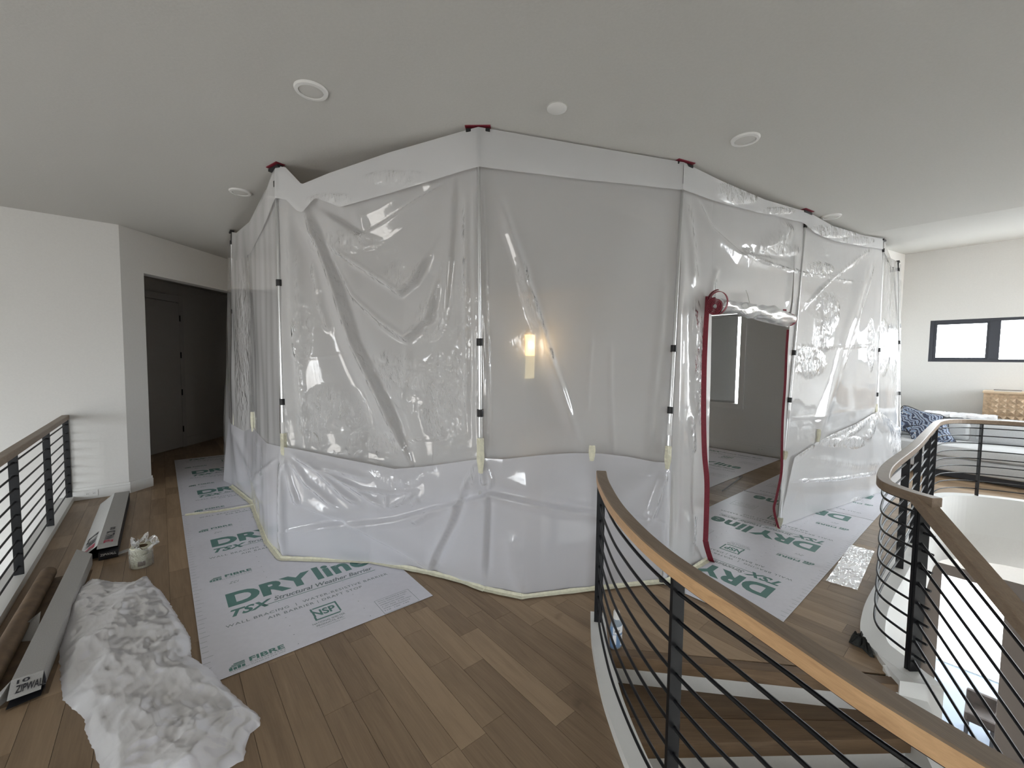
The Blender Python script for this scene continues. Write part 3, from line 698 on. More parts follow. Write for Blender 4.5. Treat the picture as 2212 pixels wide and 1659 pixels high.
def pole(i, T0, B0, clips, label, head=True):
    t = empty('support_pole', B0, label=label, cat='pole', group='telescopic poles holding up the plastic barrier')
    f1, f2 = zat(T0, B0, clips[0]), zat(T0, B0, clips[1]); D = T0-B0
    top = .955 if head else .985
    MB().tube(B0+np.array([0, 0, .01]), B0+D*f2, .0155, 14).build('lower_tube', M_alu, t, smooth=True)
    MB().tube(B0+D*f2, B0+D*f1, .0135, 14).build('middle_tube', M_alu, t, smooth=True)
    MB().tube(B0+D*f1, B0+D*top, .0115, 14).build('upper_tube', M_alu, t, smooth=True)
    for f in (f1, f2): MB().tube(B0+D*(f-.008), B0+D*(f+.008), .021, 16).build('clamp_collar', M_blackpl, t, smooth=True)
    MB().tube(B0, B0+np.array([0, 0, .03]), .028, 16, .02).build('rubber_foot', M_blackpl, t, smooth=True)
    MB().tube(B0+D*(top-.008), B0+D*(top+.006), .018, 14).build('top_collar', M_blackpl, t, smooth=True)
    MB().tube(B0+D*top, B0+D*.992, .009, 10).build('ball_joint', M_blackpl, t, smooth=True)
    return t
for i, ((T0, B0), cl) in enumerate(zip(poles, CLIPS)):
    t = pole(i, T0, B0, cl, plab[i])
    # head plate pressed to the ceiling with a red pad
    dr = (poles[min(i+1, 6)][0]-poles[max(i-1, 0)][0]); dr[2] = 0; dr /= np.linalg.norm(dr); nn = np.array([dr[1], -dr[0], 0])
    c = T0.copy(); zc = T0[2]-.002
    hw = .075 if 0 < i < 5 else .05
    MB().box((*(c-dr*hw-nn*.02)[:2], zc-.03), dr*2*hw, nn*.04, (0, 0, .02)).build('head_plate', M_blackpl, t, bevel=.003)
    if i in (1, 2, 3, 4): MB().box((*(c-dr*hw*1.05-nn*.033)[:2], zc-.0035), dr*2.1*hw, nn*.066, (0, 0, .005)).build('red_pad', M_red, t)
    for z_, s in ((.3, 1),):
        f = zat(T0, B0, (865, 935, 945, 940, 905, 875, 870)[i]); D = T0-B0
        if i in (1, 3, 4): MB().tube(B0+D*f, B0+D*(f+.028), .0162, 14).build('paper_label', mat('white_label', (.8, .8, .8), .6), t, smooth=True)

# ------------------------------------------------------------ the plastic barrier
def seg_dist(P, pl):
    """pixel distance of points to a polyline, signed side, and parameter along it"""
    best = np.full(len(P), 1e9); sg = np.zeros(len(P)); par = np.zeros(len(P)); n = len(pl)-1
    for i in range(n):
        a = np.array(pl[i], float); b_ = np.array(pl[i+1], float); d = b_-a; L2 = d@d
        t = np.clip(((P-a)@d)/L2, 0, 1); q = a+t[:, None]*d; e = P-q; r = np.hypot(e[:, 0], e[:, 1])
        c = d[0]*e[:, 1]-d[1]*e[:, 0]; mk = r < best
        best[mk] = r[mk]; sg[mk] = np.sign(c[mk]); par[mk] = (i+t[mk])/n
    return best, sg, par
def fbm(X, seed, oct_=3):
    r = np.random.default_rng(seed); out = 0; amp = 1
    for o in range(oct_):
        for _ in range(4):
            k = r.normal(size=X.shape[1]); k /= np.linalg.norm(k); out = out+amp*np.sin((X@k)*2*math.pi*(2**o)*r.uniform(.7, 1.3)+r.uniform(0, 6.28))
        amp *= .5
    return out/4
def interp(pts, key, s):
    return np.array([np.interp(s, key, [p[j] for p in pts]) for j in range(len(pts[0]))]).T
def sheet(cols, rows, top, base_, creases, crk, amp=.012, seed=1, ridge_from=()):
    """top/base_: arrays (cols,3) of world points; rows interpolated; returns V,F,crinkle"""
    t = np.linspace(0, 1, rows)[:, None, None]
    P = top[None]*(1-t)+base_[None]*t                     # rows,cols,3
    tn = np.gradient(P, axis=1); tn[..., 2] = 0; ln = np.linalg.norm(tn, axis=-1, keepdims=True); tn = tn/np.maximum(ln, 1e-9)
    nn = np.stack([tn[..., 1], -tn[..., 0], np.zeros_like(tn[..., 0])], -1)     # outward (camera side)
    Q = P.reshape(-1, 3); px, k = proj(Q); mpp = k/F         # metres per pixel there
    disp = np.zeros(len(Q)); crv = np.full(len(Q), .0)
    for c in creases:
        pl, w_, a_ = c[0], c[1], c[2]; kind = c[3] if len(c) > 3 else 'r'
        d, sg, par = seg_dist(px, pl); env = np.minimum(1, np.minimum(par, 1-par)*6+.15)
        if kind == 'r': disp += a_*env*np.exp(-(d/w_)**2)
        elif kind == 'v': disp += a_*env*np.maximum(0, 1-d/w_)          # sharp crease
        elif kind == 's': disp += a_*env*np.tanh(sg*d/3.)*np.exp(-(d/w_)**2)
        if len(c) > 4: crv = np.maximum(crv, c[4]*np.exp(-(d/(w_*.9))**2)*np.minimum(1, np.minimum(par, 1-par)*8))
    for (x0, y0, rx, ry, s_) in crk:
        q = ((px[:, 0]-x0)/rx)**2+((px[:, 1]-y0)/ry)**2; crv = np.maximum(crv, s_*np.clip(1.6*(1-q), 0, 1))
    wv = fbm(Q*np.array([1.1, 1.1, .35]), seed, 3); disp += amp*wv
    # small real crumples where the film is crinkled
    disp += crv*.004*fbm(Q*np.array([9, 9, 5]), seed+5, 2)
    edge = np.minimum(1, np.tile(np.linspace(0, 1, rows)[:, None], (1, cols)).ravel()*8); disp *= edge
    Q = Q+nn.reshape(-1, 3)*disp[:, None]
    Fc = [(r*cols+c, (r+1)*cols+c, (r+1)*cols+c+1, r*cols+c+1) for r in range(rows-1) for c in range(cols-1)]
    return Q, Fc, crv
class Multi:
    def __init__(s): s.V = []; s.F = []; s.c = []; s.n = 0
    def add(s, V, Fc, c): s.V.append(V); s.F += [tuple(i+s.n for i in f) for f in Fc]; s.c.append(c); s.n += len(V)
    def build(s, name, mt, parent=None, **k):
        o = pydata(name, np.concatenate(s.V), s.F, mt, parent, smooth=True, **k)
        a = o.data.attributes.new('crinkle', 'FLOAT', 'POINT'); a.data.foreach_set('value', np.concatenate(s.c).astype('f')); return o
TP = [p[0] for p in poles]
def P2(x, y, z): return np.array([x, y, z])
def back(p, d=.03):        # push away from camera side
    q = p.copy(); r_ = q[:2]/np.linalg.norm(q[:2]); q[:2] += r_*d; return q
BASE = {k: zp(*v)[:2] for k, v in dict(a=(500, 1048), b=(545, 1085), c=(580, 1170), d=(612, 1207), e=(690, 1210), f=(800, 1215), g=(938, 1240), h=(1050, 1275), i=(1130, 1288), j=(1220, 1278), k=(1300, 1270), l=(1440, 1256), m=(1525, 1208), n=(1682, 1138), o=(1760, 1110), p=(1850, 1080), q=(1900, 1065)).items()}
def base3(k, d=0., z=.008): p = np.array([*BASE[k], z]); return back(p, d)
# top edge with sags: list of (key, point)
def sag(a, b_, f, d, dn=0): q = TP[a]*(1-f)+TP[b_]*f; q = q.copy(); q[2] = q[2]-d; return q
K = np.array
tk = [(-.5, TP[0]+K([-.45, .6, -.05])), (-.12, TP[0]+K([-.1, .15, -.02])), (0, TP[0]+K([.0, .0, -.02])), (.15, sag(0, 1, .15, .10)), (.5, sag(0, 1, .5, .16)), (.85, sag(0, 1, .85, .07)), (.94, sag(0, 1, .95, .012)), (1, TP[1]-K([0, 0, .004])),
      (1.06, sag(1, 2, .06, .03)), (1.15, sag(1, 2, .15, .17)), (1.3, sag(1, 2, .3, .125)), (1.6, sag(1, 2, .6, .06)), (1.92, sag(1, 2, .92, .014)), (2, TP[2]-K([0, 0, .004])), (2.5, sag(2, 3, .5, .006)), (3, TP[3]-K([0, 0, .004])),
      (3.25, sag(3, 4, .25, .03)), (3.6, sag(3, 4, .6, .045)), (3.9, sag(3, 4, .9, .02)), (4, TP[4]-K([0, 0, .004])), (4.3, sag(4, 5, .3, .055)), (4.7, sag(4, 5, .7, .04)), (5, TP[5]-K([0, 0, .004])), (5.5, sag(5, 6, .5, .10)), (6, TP[6]-K([0, 0, .02])), (6.3, TP[6]+K([.2, .17, -.02]))]
tkeys = [a for a, _ in tk]; tpts = [back(p, .02) for _, p in tk]
# base keys on the same parameter, pushed a little behind the skirt
bk = [(-.5, K([-4.0, 5.75, .01])), (0, base3('a', .07)), (.35, base3('b', .08)), (.82, base3('c', .08)), (1, base3('d', .06)), (1.2, base3('e', .07)), (1.45, base3('f', .08)), (1.8, base3('g', .08)), (2, base3('h', .06)), (2.22, base3('i', .08)), (2.42, base3('j', .08)), (2.62, base3('k', .07)), (3, base3('l', .03)), (3.203, base3('m', 0)), (3.883, base3('n', 0)), (4.3, base3('o', .0)), (4.75, base3('p', .0)), (5, K([4.47, 5.04, .01])), (6, K([5.32, 5.62, .01])), (6.3, K([5.45, 5.8, .01]))]
bkeys = [a for a, _ in bk]; bpts = [p for _, p in bk]
CRE = [  # polyline px, width px, amplitude m, kind, crinkle
 ([(655, 430), (690, 525), (730, 640), (765, 740), (830, 870), (888, 1000)], 24, .045, 's', .0),
 ([(640, 460), (672, 560), (700, 650), (745, 800), (800, 930), (845, 1010)], 34, -.03, 'r'),
 ([(655, 430), (690, 525), (730, 640), (765, 740), (830, 870), (888, 1000)], 7, .02, 'r', .5),
 ([(690, 450), (735, 478), (778, 507), (830, 480), (900, 430), (960, 395)], 26, .035, 's'),
 ([(690, 520), (775, 575), (862, 633), (895, 608), (930, 545)], 9, .02, 'v', .5),
 ([(690, 520), (775, 575), (862, 633), (895, 608), (930, 545)], 40, -.025, 's'),
 ([(688, 525), (760, 640), (820, 695), (875, 732), (925, 690), (948, 600)], 10, .022, 'v', .5),
 ([(688, 525), (760, 640), (820, 695), (875, 732), (925, 690), (948, 600)], 44, -.025, 's'),
 ([(622, 420), (632, 640), (655, 900), (660, 990)], 9, .014, 'r', .15),
 ([(640, 520), (650, 700), (655, 800)], 8, .012, 'r', .7),
 ([(670, 560), (688, 660), (712, 720)], 7, .012, 'r', .5),
 ([(780, 505), (768, 450), (730, 442)], 14, .012, 'r'),
 ([(1003, 420), (1006, 600), (1010, 960)], 7, .016, 'r', .45),
 ([(1022, 380), (1026, 700), (1030, 965)], 5, .012, 'r', .1),
 ([(985, 380), (975, 560), (960, 700)], 22, .015, 's'),
 ([(645, 775), (720, 768), (800, 750)], 3, .004, 'v'), ([(780, 787), (900, 800), (1010, 796)], 3, .006, 'v', .4),
 ([(655, 930), (730, 932), (812, 926)], 3, .006, 'v', .6), ([(890, 948), (970, 948)], 3, .007, 'v', .8),
 ([(875, 735), (878, 800), (860, 880)], 8, .01, 'r', .3),
 # centre panel
 ([(1078, 420), (1100, 500), (1128, 580), (1150, 660), (1175, 740), (1215, 860), (1250, 965)], 11, .035, 'r', .0),
 ([(1120, 555), (1135, 620), (1150, 665), (1175, 735), (1190, 790)], 11, .006, 'r', .8),
 ([(1042, 380), (1050, 600), (1056, 800), (1058, 965)], 4, .012, 'v', .3),
 ([(1275, 715), (1269, 850), (1268, 890)], 4, .007, 'r'), ([(1316, 740), (1318, 850), (1325, 980)], 5, .008, 'r'),
 ([(1440, 560), (1428, 700), (1410, 860), (1400, 990)], 9, .012, 'r'), ([(1060, 700), (1150, 850), (1200, 960)], 50, -.02, 'r'),
 ([(1380, 420), (1300, 600), (1260, 800)], 60, .02, 'r'),
 # left of the zipper
 ([(1482, 420), (1495, 520), (1502, 620)], 9, .014, 'r', .2), ([(1500, 640), (1503, 760), (1506, 860), (1512, 920)], 9, .012, 'r', .9),
 ([(1475, 480), (1470, 700), (1462, 1000), (1460, 1200)], 10, .014, 'r'), ([(1452, 1020), (1450, 1200)], 3, .012, 'v'), ([(1492, 900), (1497, 980)], 5, .01, 'r', .6), ([(1498, 1110), (1496, 1200)], 5, .01, 'r', .5),
 # over the door
 ([(1508, 425), (1540, 490), (1600, 545), (1680, 560)], 22, .02, 's'), ([(1705, 482), (1680, 520), (1632, 545)], 18, .025, 'r', .25),
 ([(1590, 548), (1660, 570), (1732, 590), (1800, 600), (1858, 612)], 3, .007, 'v', .5), ([(1550, 575), (1540, 610), (1535, 660)], 6, .012, 'r', .3),
 ([(1725, 470), (1715, 560), (1700, 690)], 8, .015, 'r'),
 # right of the door
 ([(1738, 665), (1770, 625), (1800, 600), (1840, 570), (1882, 535)], 6, .025, 'v', .4), ([(1738, 665), (1800, 600), (1882, 535)], 34, -.02, 's'),
 ([(1878, 550), (1850, 640), (1820, 740), (1790, 850), (1755, 970)], 12, .03, 'r'), ([(1890, 560), (1865, 650), (1835, 750), (1820, 800)], 4, .012, 'v', .2),
 ([(1703, 748), (1800, 752), (1905, 745)], 3, .006, 'v', .3), ([(1705, 905), (1760, 900), (1890, 880)], 3, .005, 'v'),
 ([(1790, 660), (1780, 710), (1775, 760)], 14, .012, 'r', .8), ([(1915, 540), (1925, 640), (1930, 780), (1930, 900)], 12, .02, 'r', .1),
]
CRK = [(740, 525, 80, 28, .5), (862, 600, 34, 40, .6), (770, 520, 60, 16, .7), (720, 900, 80, 75, .95), (790, 960, 110, 30, .9), (880, 830, 60, 60, .55), (955, 860, 52, 105, 1.0), (850, 790, 60, 40, .8), (655, 720, 22, 80, .8), (930, 690, 30, 50, .6), (995, 740, 14, 180, .6), (1883, 745, 9, 60, 1), (1908, 750, 14, 65, 1), (1790, 670, 26, 45, .9), (1745, 780, 40, 40, .6), (1505, 760, 12, 120, .8), (1740, 770, 30, 14, .7), (1690, 540, 40, 14, .3), (1545, 900, 20, 60, .2), (525, 760, 20, 190, .2), (1770, 580, 30, 14, .8), (1620, 545, 24, 10, .6)]
bar = empty('plastic_barrier', (0, 3.2, 0), label='tall hazy plastic sheeting wall with header band, hung from ceiling poles', cat='plastic sheeting')
def span_sheet(s0, s1, cols, rows, basept=None, seed=1, topof=0, mul=Multi(), amp=.012, toppt=None):
    s = np.linspace(s0, s1, cols); top = interp(tpts, tkeys, s) if toppt is None else toppt(s); bs = interp(bpts, bkeys, s) if basept is None else basept(s)
    return sheet(cols, rows, top, bs, CRE, CRK, amp, seed)
ZL, ZR = 3.203, 3.883
mm = Multi()
mm.add(*span_sheet(-.5, 1.0, 110, 190, seed=2)); mm.add(*span_sheet(1.0, 3.0, 300, 240, seed=3, amp=.014)); mm.add(*span_sheet(3.0, ZL, 44, 220, seed=4))
ztL, ztR = 2.035, 1.90
def door_base(s):
    f = (s-ZL)/(ZR-ZL); tp = interp(tpts, tkeys, s); bs = interp(bpts, bkeys, s)
    zt = ztL+(ztR-ztL)*f-.03*np.sin(np.pi*f); g = (tp[:, 2]-zt)/(tp[:, 2]-bs[:, 2]); return tp*(1-g[:, None])+bs*g[:, None]
mm.add(*span_sheet(ZL, ZR, 90, 90, basept=door_base, seed=4, amp=.01)); mm.add(*span_sheet(ZR, 5.0, 130, 200, seed=6, amp=.014)); mm.add(*span_sheet(5.0, 6.3, 70, 150, seed=7))
mm.build('curtain', M_sheet, bar)
# header flap folded over the outside, lower edge given by photo heights along the line
hk = [(-.12, .3), (.0, .3), (.5, .3), (.8, .28), (1, .25), (1.12, .24), (1.22, .14), (1.35, .26), (1.6, .27), (2, .245), (2.5, .235), (3, .21), (3.4, .16), (3.7, .12), (3.95, .12), (4.1, .17), (4.6, .14), (5, .13), (5.5, .12), (6, .1)]
mm2 = Multi()
def header(s0, s1, cols, rows, seed):
    s = np.linspace(s0, s1, cols); top = interp(tpts, tkeys, s); bs = interp(bpts, bkeys, s); h_ = np.interp(s, [a for a, _ in hk], [b_ for _, b_ in hk])
    dirn = (bs-top)/np.linalg.norm(bs-top, axis=1, keepdims=True); bt = top+dirn*h_[:, None]
    r2 = top[:, :2]/np.linalg.norm(top[:, :2], axis=1, keepdims=True)
    top2 = top.copy(); top2[:, :2] -= r2*.055; top2[:, 2] -= .009; bt[:, :2] -= r2*.065
    return sheet(cols, rows, top2, bt, [], [(720, 430, 60, 14, .5), (860, 385, 80, 18, .6), (1600, 415, 55, 26, .9), (1600, 385, 60, 16, .7), (1680, 455, 40, 8, .7), (1800, 500, 60, 14, .9), (1850, 520, 40, 10, .6), (1640, 410, 30, 16, .9)], .006, seed)
for a in ((-.12, 3.0, 260, 24, 12), (3.0, 6.0, 200, 22, 13)): mm2.add(*header(*a))
mm2.build('header_flap', M_sheet, bar)

# zipper ribbons
def ribbon(name, pts, w_, parent, label):
    P = catmull(pts, 6); V = []
    for i, p in enumerate(P):
        d = np.array([p[1], -p[0], 0.]); d /= np.linalg.norm(d); V += [p-d*w_/2, p+d*w_/2, p+d*w_/2+np.array([p[0], p[1], 0])/np.linalg.norm(p[:2])*.003, p-d*w_/2+np.array([p[0], p[1], 0])/np.linalg.norm(p[:2])*.003]
    n = len(P); Fc = [(i*4+j, i*4+(j+1) % 4, (i+1)*4+(j+1) % 4, (i+1)*4+j) for i in range(n-1) for j in range(4)]+[(0, 3, 2, 1), (4*n-4, 4*n-3, 4*n-2, 4*n-1)]
    return MB().add(V, Fc).build(name, M_red, parent, label=label)
def at_d(x, y, d): q = ray(x, y); return CAM+q*d        # point at forward depth d
def ribpts(lst): return [at_d(x, y, dd) for x, y, dd in lst]
ribbon('zipper', ribpts([(1528, 645, 3.2), (1524, 720, 3.19), (1521, 800, 3.18), (1520, 900, 3.17), (1522, 980, 3.17), (1527, 1040, 3.17), (1526, 1110, 3.18), (1524, 1170, 3.19)]), .036, bar, 'dark red zipper strip on the left of the doorway')
P_ = [zp(1524, 1170+0), 0]
a = at_d(1524, 1168, 3.19); e1 = zp(1536, 1211, .012)
ribbon('zipper', [a, (a+e1)/2+np.array([-.01, -.0, .02]), e1, e1+np.array([.0, -.02, .002])], .04, bar, 'foot of the dark red zipper')
ribbon('zipper', ribpts([(1702, 712, 3.86), (1699, 760, 3.85), (1696, 830, 3.84), (1691, 900, 3.83), (1689, 970, 3.83), (1688, 1020, 3.84), (1677, 1075, 3.85), (1672, 1100, 3.86), (1680, 1135, 3.87), (1684, 1142, 3.87)]), .02, bar, 'dark red zipper strip on the right of the doorway')
# rolled-up door flap with the zipper coiled at each end
def spiral(c, ax, up, r0, r1, turns, n=90):
    return [c+ax*(math.cos(t)*r)+up*(math.sin(t)*r) for t, r in zip(np.linspace(math.pi*.5, math.pi*.5+turns*2*math.pi, n), np.linspace(r0, r1, n))]
def coil(c, axis, r0, r1, turns, w_, parent, sq=1., th_=.003):
    axis = axis/np.linalg.norm(axis); up = np.array([0, 0, 1.]); ax = np.cross(axis, up); P = spiral(c, ax, up*sq, r0, r1, turns); V = []
    for i, p in enumerate(P):
        rr = (p-c)/np.linalg.norm(p-c); V += [p-axis*w_/2, p+axis*w_/2, p+axis*w_/2+rr*th_, p-axis*w_/2+rr*th_]
    n = len(P); Fc = [(i*4+j, i*4+(j+1) % 4, (i+1)*4+(j+1) % 4, (i+1)*4+j) for i in range(n-1) for j in range(4)]
    MB().add(V, Fc).build('zipper_coil', M_red, parent, label='coiled end of the dark red zipper')
ca = at_d(1547, 656, 3.16); cb = at_d(1703, 690, 3.78)
axr = (cb-ca); 
vx = ray(1547, 656); vx = vx/np.linalg.norm(vx)
cax = vx*.7+axr/np.linalg.norm(axr)*.6
coil(ca+np.array([.012, 0, .01]), cax, .074, .06, 1.3, .038, bar, 1.25, .004)
coil(ca+np.array([-.01, 0, -.02]), cax, .056, .012, 4.5, .038, bar, 1.1, .0062)
coil(cb+np.array([.01, 0, 0]), axr, .062, .02, 3, .03, bar)
MB().box(at_d(1524, 640, 3.2), (.05, 0, 0), (0, .004, 0), (0, 0, -.035)).build('zipper_tab', M_red, bar)
MB().box(at_d(1692, 668, 3.82), (.03, 0, 0), (0, .004, 0), (0, 0, -.025)).build('zipper_tab', M_red, bar)
rp = catmull([ca+axr*.02, ca+axr*.25+np.array([0, 0, .0]), ca+axr*.45+np.array([0, 0, .005]), ca+axr*.7+np.array([0, 0, .01]), cb], 12); V = []; nr = 26
for i, p in enumerate(rp):
    f = i/(len(rp)-1); r = .042+.022*f+.006*math.sin(f*19)+.004*math.sin(f*43); ax = axr/np.linalg.norm(axr); up = np.array([0, 0, 1.]); sd = np.cross(ax, up)
    V += [p+(sd*math.cos(t)+up*math.sin(t))*r*(1+.12*math.sin(3*t+f*14)+.06*math.sin(7*t-f*33)) for t in np.linspace(0, 2*math.pi, nr, False)]
mr = Multi(); mr.add(np.array(V), [(i*nr+j, i*nr+(j+1) % nr, (i+1)*nr+(j+1) % nr, (i+1)*nr+j) for i in range(len(rp)-1) for j in range(nr)], np.full(len(V), .25)); mr.build('rolled_flap', M_roll, bar)
tl = catmull([ca+axr*.42+np.array([0, 0, .05]), ca+axr*.36+np.array([0, -.03, .11]), ca+axr*.33+np.array([0, -.03, .15])], 5)
MB().sweep(tl, circ(.002, 5)).build('tie_string', M_ceil, bar)

# ------------------------------------------------------------ taped-on skirts
sk = empty('plastic_skirt', (0, 2.9, 0), label='second layer of milky plastic taped low along the front of the barrier', cat='plastic sheeting')
def zrow(x, y, s):        # height where the px row y crosses the curtain column s
    tp = interp(tpts, tkeys, [s])[0]; bs = interp(bpts, bkeys, [s])[0]; f = zat(tp, bs, y); q = bs+(tp-bs)*f; return q
skt = [(-.2, 900), (0, 915), (.25, 930), (.45, 922), (.8, 955), (1, 962), (1.1, 968), (1.3, 985), (1.6, 1009), (1.75, 1004), (2.0, 986), (2.1, 988), (2.3, 979), (2.45, 975), (2.6, 976), (2.75, 983), (2.9, 994), (3.0, 996)]
sT = [front for front in (back(zrow(0, y, s), -.055) for s, y in skt)]
sB = [(-.2, K([-3.62, 5.2, .006])), (0, base3('a', 0)), (.35, base3('b')), (.82, base3('c')), (1, base3('d')), (1.2, base3('e')), (1.45, base3('f')), (1.8, base3('g')), (2, base3('h')), (2.22, base3('i')), (2.42, base3('j')), (2.62, base3('k')), (3.0, base3('l'))]
SCRE = [([(615, 990), (612, 1040), (610, 1110), (612, 1200)], 6, .03, 'r', .5), ([(618, 985), (628, 1040), (645, 1090)], 6, .022, 'r', .55), ([(622, 982), (665, 1040), (735, 1095)], 6, .025, 'r', .45),
 ([(625, 978), (680, 1005), (740, 1060), (775, 1085)], 6, .025, 'r', .45), ([(622, 968), (700, 1005), (805, 1033)], 7, .025, 'r', .3), ([(625, 975), (740, 1035), (830, 1090)], 5, .02, 'r', .3), ([(715, 1022), (780, 1052), (850, 1062), (900, 1055)], 5, .02, 'v', .35), ([(835, 1065), (837, 1092)], 4, .015, 'v', .6), ([(838, 1093), (870, 1080), (898, 1058)], 6, .018, 'v', .5), ([(885, 1085), (905, 1075)], 8, .01, 'r', .7),
 ([(940, 1090), (915, 1110), (890, 1125)], 7, .01, 'r', .4), ([(1033, 995), (1010, 1035), (1000, 1060)], 5, .022, 'r', .3), ([(1034, 1000), (1020, 1050)], 6, .02, 'r', .8), ([(1040, 1010), (1046, 1050)], 6, .02, 'r', .8), ([(1045, 990), (1060, 1035), (1056, 1060)], 5, .018, 'r', .3),
 ([(1005, 1055), (975, 1130), (945, 1190), (930, 1235)], 14, .035, 's'), ([(1055, 1060), (1052, 1150), (1048, 1250)], 12, .022, 's'), ([(650, 1090), (760, 1130), (850, 1180), (920, 1225)], 24, -.025, 's'), ([(1100, 1140), (1110, 1230), (1130, 1285)], 16, .02, 'r'),
 ([(615, 1145), (700, 1130), (850, 1115), (1020, 1075), (1060, 1065), (1200, 1090), (1420, 1120)], 16, .025, 's'),
 ([(1437, 1005), (1425, 1050), (1400, 1130)], 8, .03, 'r', .5), ([(1438, 1000), (1350, 1060), (1300, 1130)], 24, .02, 'r'), ([(1438, 1010), (1436, 1250)], 6, .012, 'r'), ([(506, 925), (540, 1000), (570, 1090)], 7, .015, 'r'), ([(506, 925), (515, 1010), (520, 1050)], 6, .015, 'r'), ([(560, 930), (556, 1010), (560, 1080)], 5, .012, 'r'), ([(603, 990), (560, 1020), (556, 1040)], 5, .012, 'r')]
ms = Multi(); sks = [a for a, _ in skt]; sbk = [a for a, _ in sB]; sbp = [p for _, p in sB]
def skirt(s0, s1, cols, rows, seed, topk, topp, bk_, bp_, bulge, cre, crk=(), amp=.012):
    s = np.linspace(s0, s1, cols); top = interp(topp, topk, s); bs = interp(bp_, bk_, s)
    V, Fc, c = sheet(cols, rows, top, bs, cre, crk, amp, seed)
    t = np.repeat(np.linspace(0, 1, rows), cols); r2 = V[:, :2]/np.linalg.norm(V[:, :2], axis=1, keepdims=True)
    bl = np.tile(bulge(s), rows)*np.sin(np.pi*np.clip(t, 0, 1))**.8
    V[:, :2] -= r2*bl[:, None]; return V, Fc, c
ms.add(*skirt(-.2, 3.0, 420, 110, 21, sks, sT, sbk, sbp, lambda s: np.interp(s, [-.2, 0, .3, .9, 1.0, 1.5, 2, 2.3, 3], [.0, .03, .12, .05, .015, .07, .02, .05, .03]), SCRE+[([(800, 1003), (865, 1030), (950, 1012)], 13, .012, 'r', .25), ([(850, 1010), (880, 1050)], 9, .008, 'r', .2)], [(700, 1040, 60, 40, .15), (872, 1028, 46, 26, .45)], .014))
ms.build('skirt_sheet', M_skirt, sk)
def tape_line(pxs, w_, parent, name='floor_tape', z=.009):
    P = [zp(x, y, z) for x, y in pxs]; P2_ = []
    for a, b_ in zip(P[:-1], P[1:]):
        n_ = max(2, int(np.linalg.norm(b_-a)/.04)); P2_ += [a+(b_-a)*i/n_ for i in range(n_)]
    P2_.append(P[-1]); V = []; rr = random.Random(len(pxs)+int(pxs[0][0]))
    for i, p in enumerate(P2_):
        t_ = P2_[min(i+1, len(P2_)-1)]-P2_[max(i-1, 0)]; t_ /= np.linalg.norm(t_); n_ = np.array([t_[1], -t_[0], 0])
        j = rr.uniform(-.003, .003)
        V += [p+n_*(w_*.6+j), p+n_*w_*.05+np.array([0, 0, .003+rr.uniform(0, .004)]), p-n_*(w_*.12)+np.array([0, 0, w_*.45+j]), p+n_*(w_*.55+j)+np.array([0, 0, -.001])]
    n = len(P2_); Fc = [(i*4+j, i*4+j+1, (i+1)*4+j+1, (i+1)*4+j) for i in range(n-1) for j in range(2)]
    return MB().add(V, Fc).build(name, M_tape, parent)
tape_line([(500, 1050), (545, 1086), (578, 1170), (608, 1207)], .05, sk)
tape_line([(606, 1207), (690, 1210), (800, 1213), (870, 1226)], .045, sk)
tape_line([(866, 1225), (938, 1240), (1000, 1256), (1048, 1274)], .042, sk)
tape_line([(1044, 1272), (1080, 1280), (1130, 1290)], .045, sk)
tape_line([(1126, 1290), (1220, 1279), (1300, 1270), (1372, 1262), (1442, 1256)], .04, sk)
tape_line([(1438, 1257), (1480, 1238), (1527, 1210)], .045, bar)
tag(tape_line([(400, 1113), (470, 1105), (560, 1090)], .03, None, 'seam_tape', .006), 'pale yellow tape across the joint between the two left boards', 'tape')
def strip(a, b_, w_, parent, tw=.0, name='pole_tape'):
    a, b_ = np.asarray(a, float), np.asarray(b_, float); V = []
    for i in range(9):
        f = i/8; p = a+(b_-a)*f; sd = np.array([p[1], -p[0], 0.]); sd /= np.linalg.norm(sd); fd = np.array([p[0], p[1], 0.])/np.linalg.norm(p[:2])
        an = tw*math.sin(f*5); w2 = w_*(.7+.3*math.sin(f*3+.5)); d = sd*math.cos(an)+fd*math.sin(an)
        V += [p-d*w2/2, p-fd*.012, p+d*w2/2]
    return MB().add(V, [(i*3+j, i*3+j+1, (i+1)*3+j+1, (i+1)*3+j) for i in range(8) for j in range(2)]).build(name, M_tape, parent)
def on_pole(i, y, d=-.035): T0, B0 = poles[i]; f = zat(T0, B0, y); return back(B0+(T0-B0)*f, d)
for i, y0, y1, w_, pr_ in ((0, 885, 935, .05, sk), (1, 935, 992, .05, sk), (2, 945, 1016, .055, sk), (3, 962, 1008, .05, sk)):
    strip(on_pole(i, y0, -.02), on_pole(i, y1, -.07), w_, pr_, .5)
q0, q1 = back(zrow(0, 958, 2.55), -.065), back(zrow(0, 990, 2.55), -.075); strip(q0, q1, .045, sk)
q0, q1 = back(zrow(0, 888, .45), -.06), back(zrow(0, 930, .45), -.065); strip(q0, q1, .04, sk)
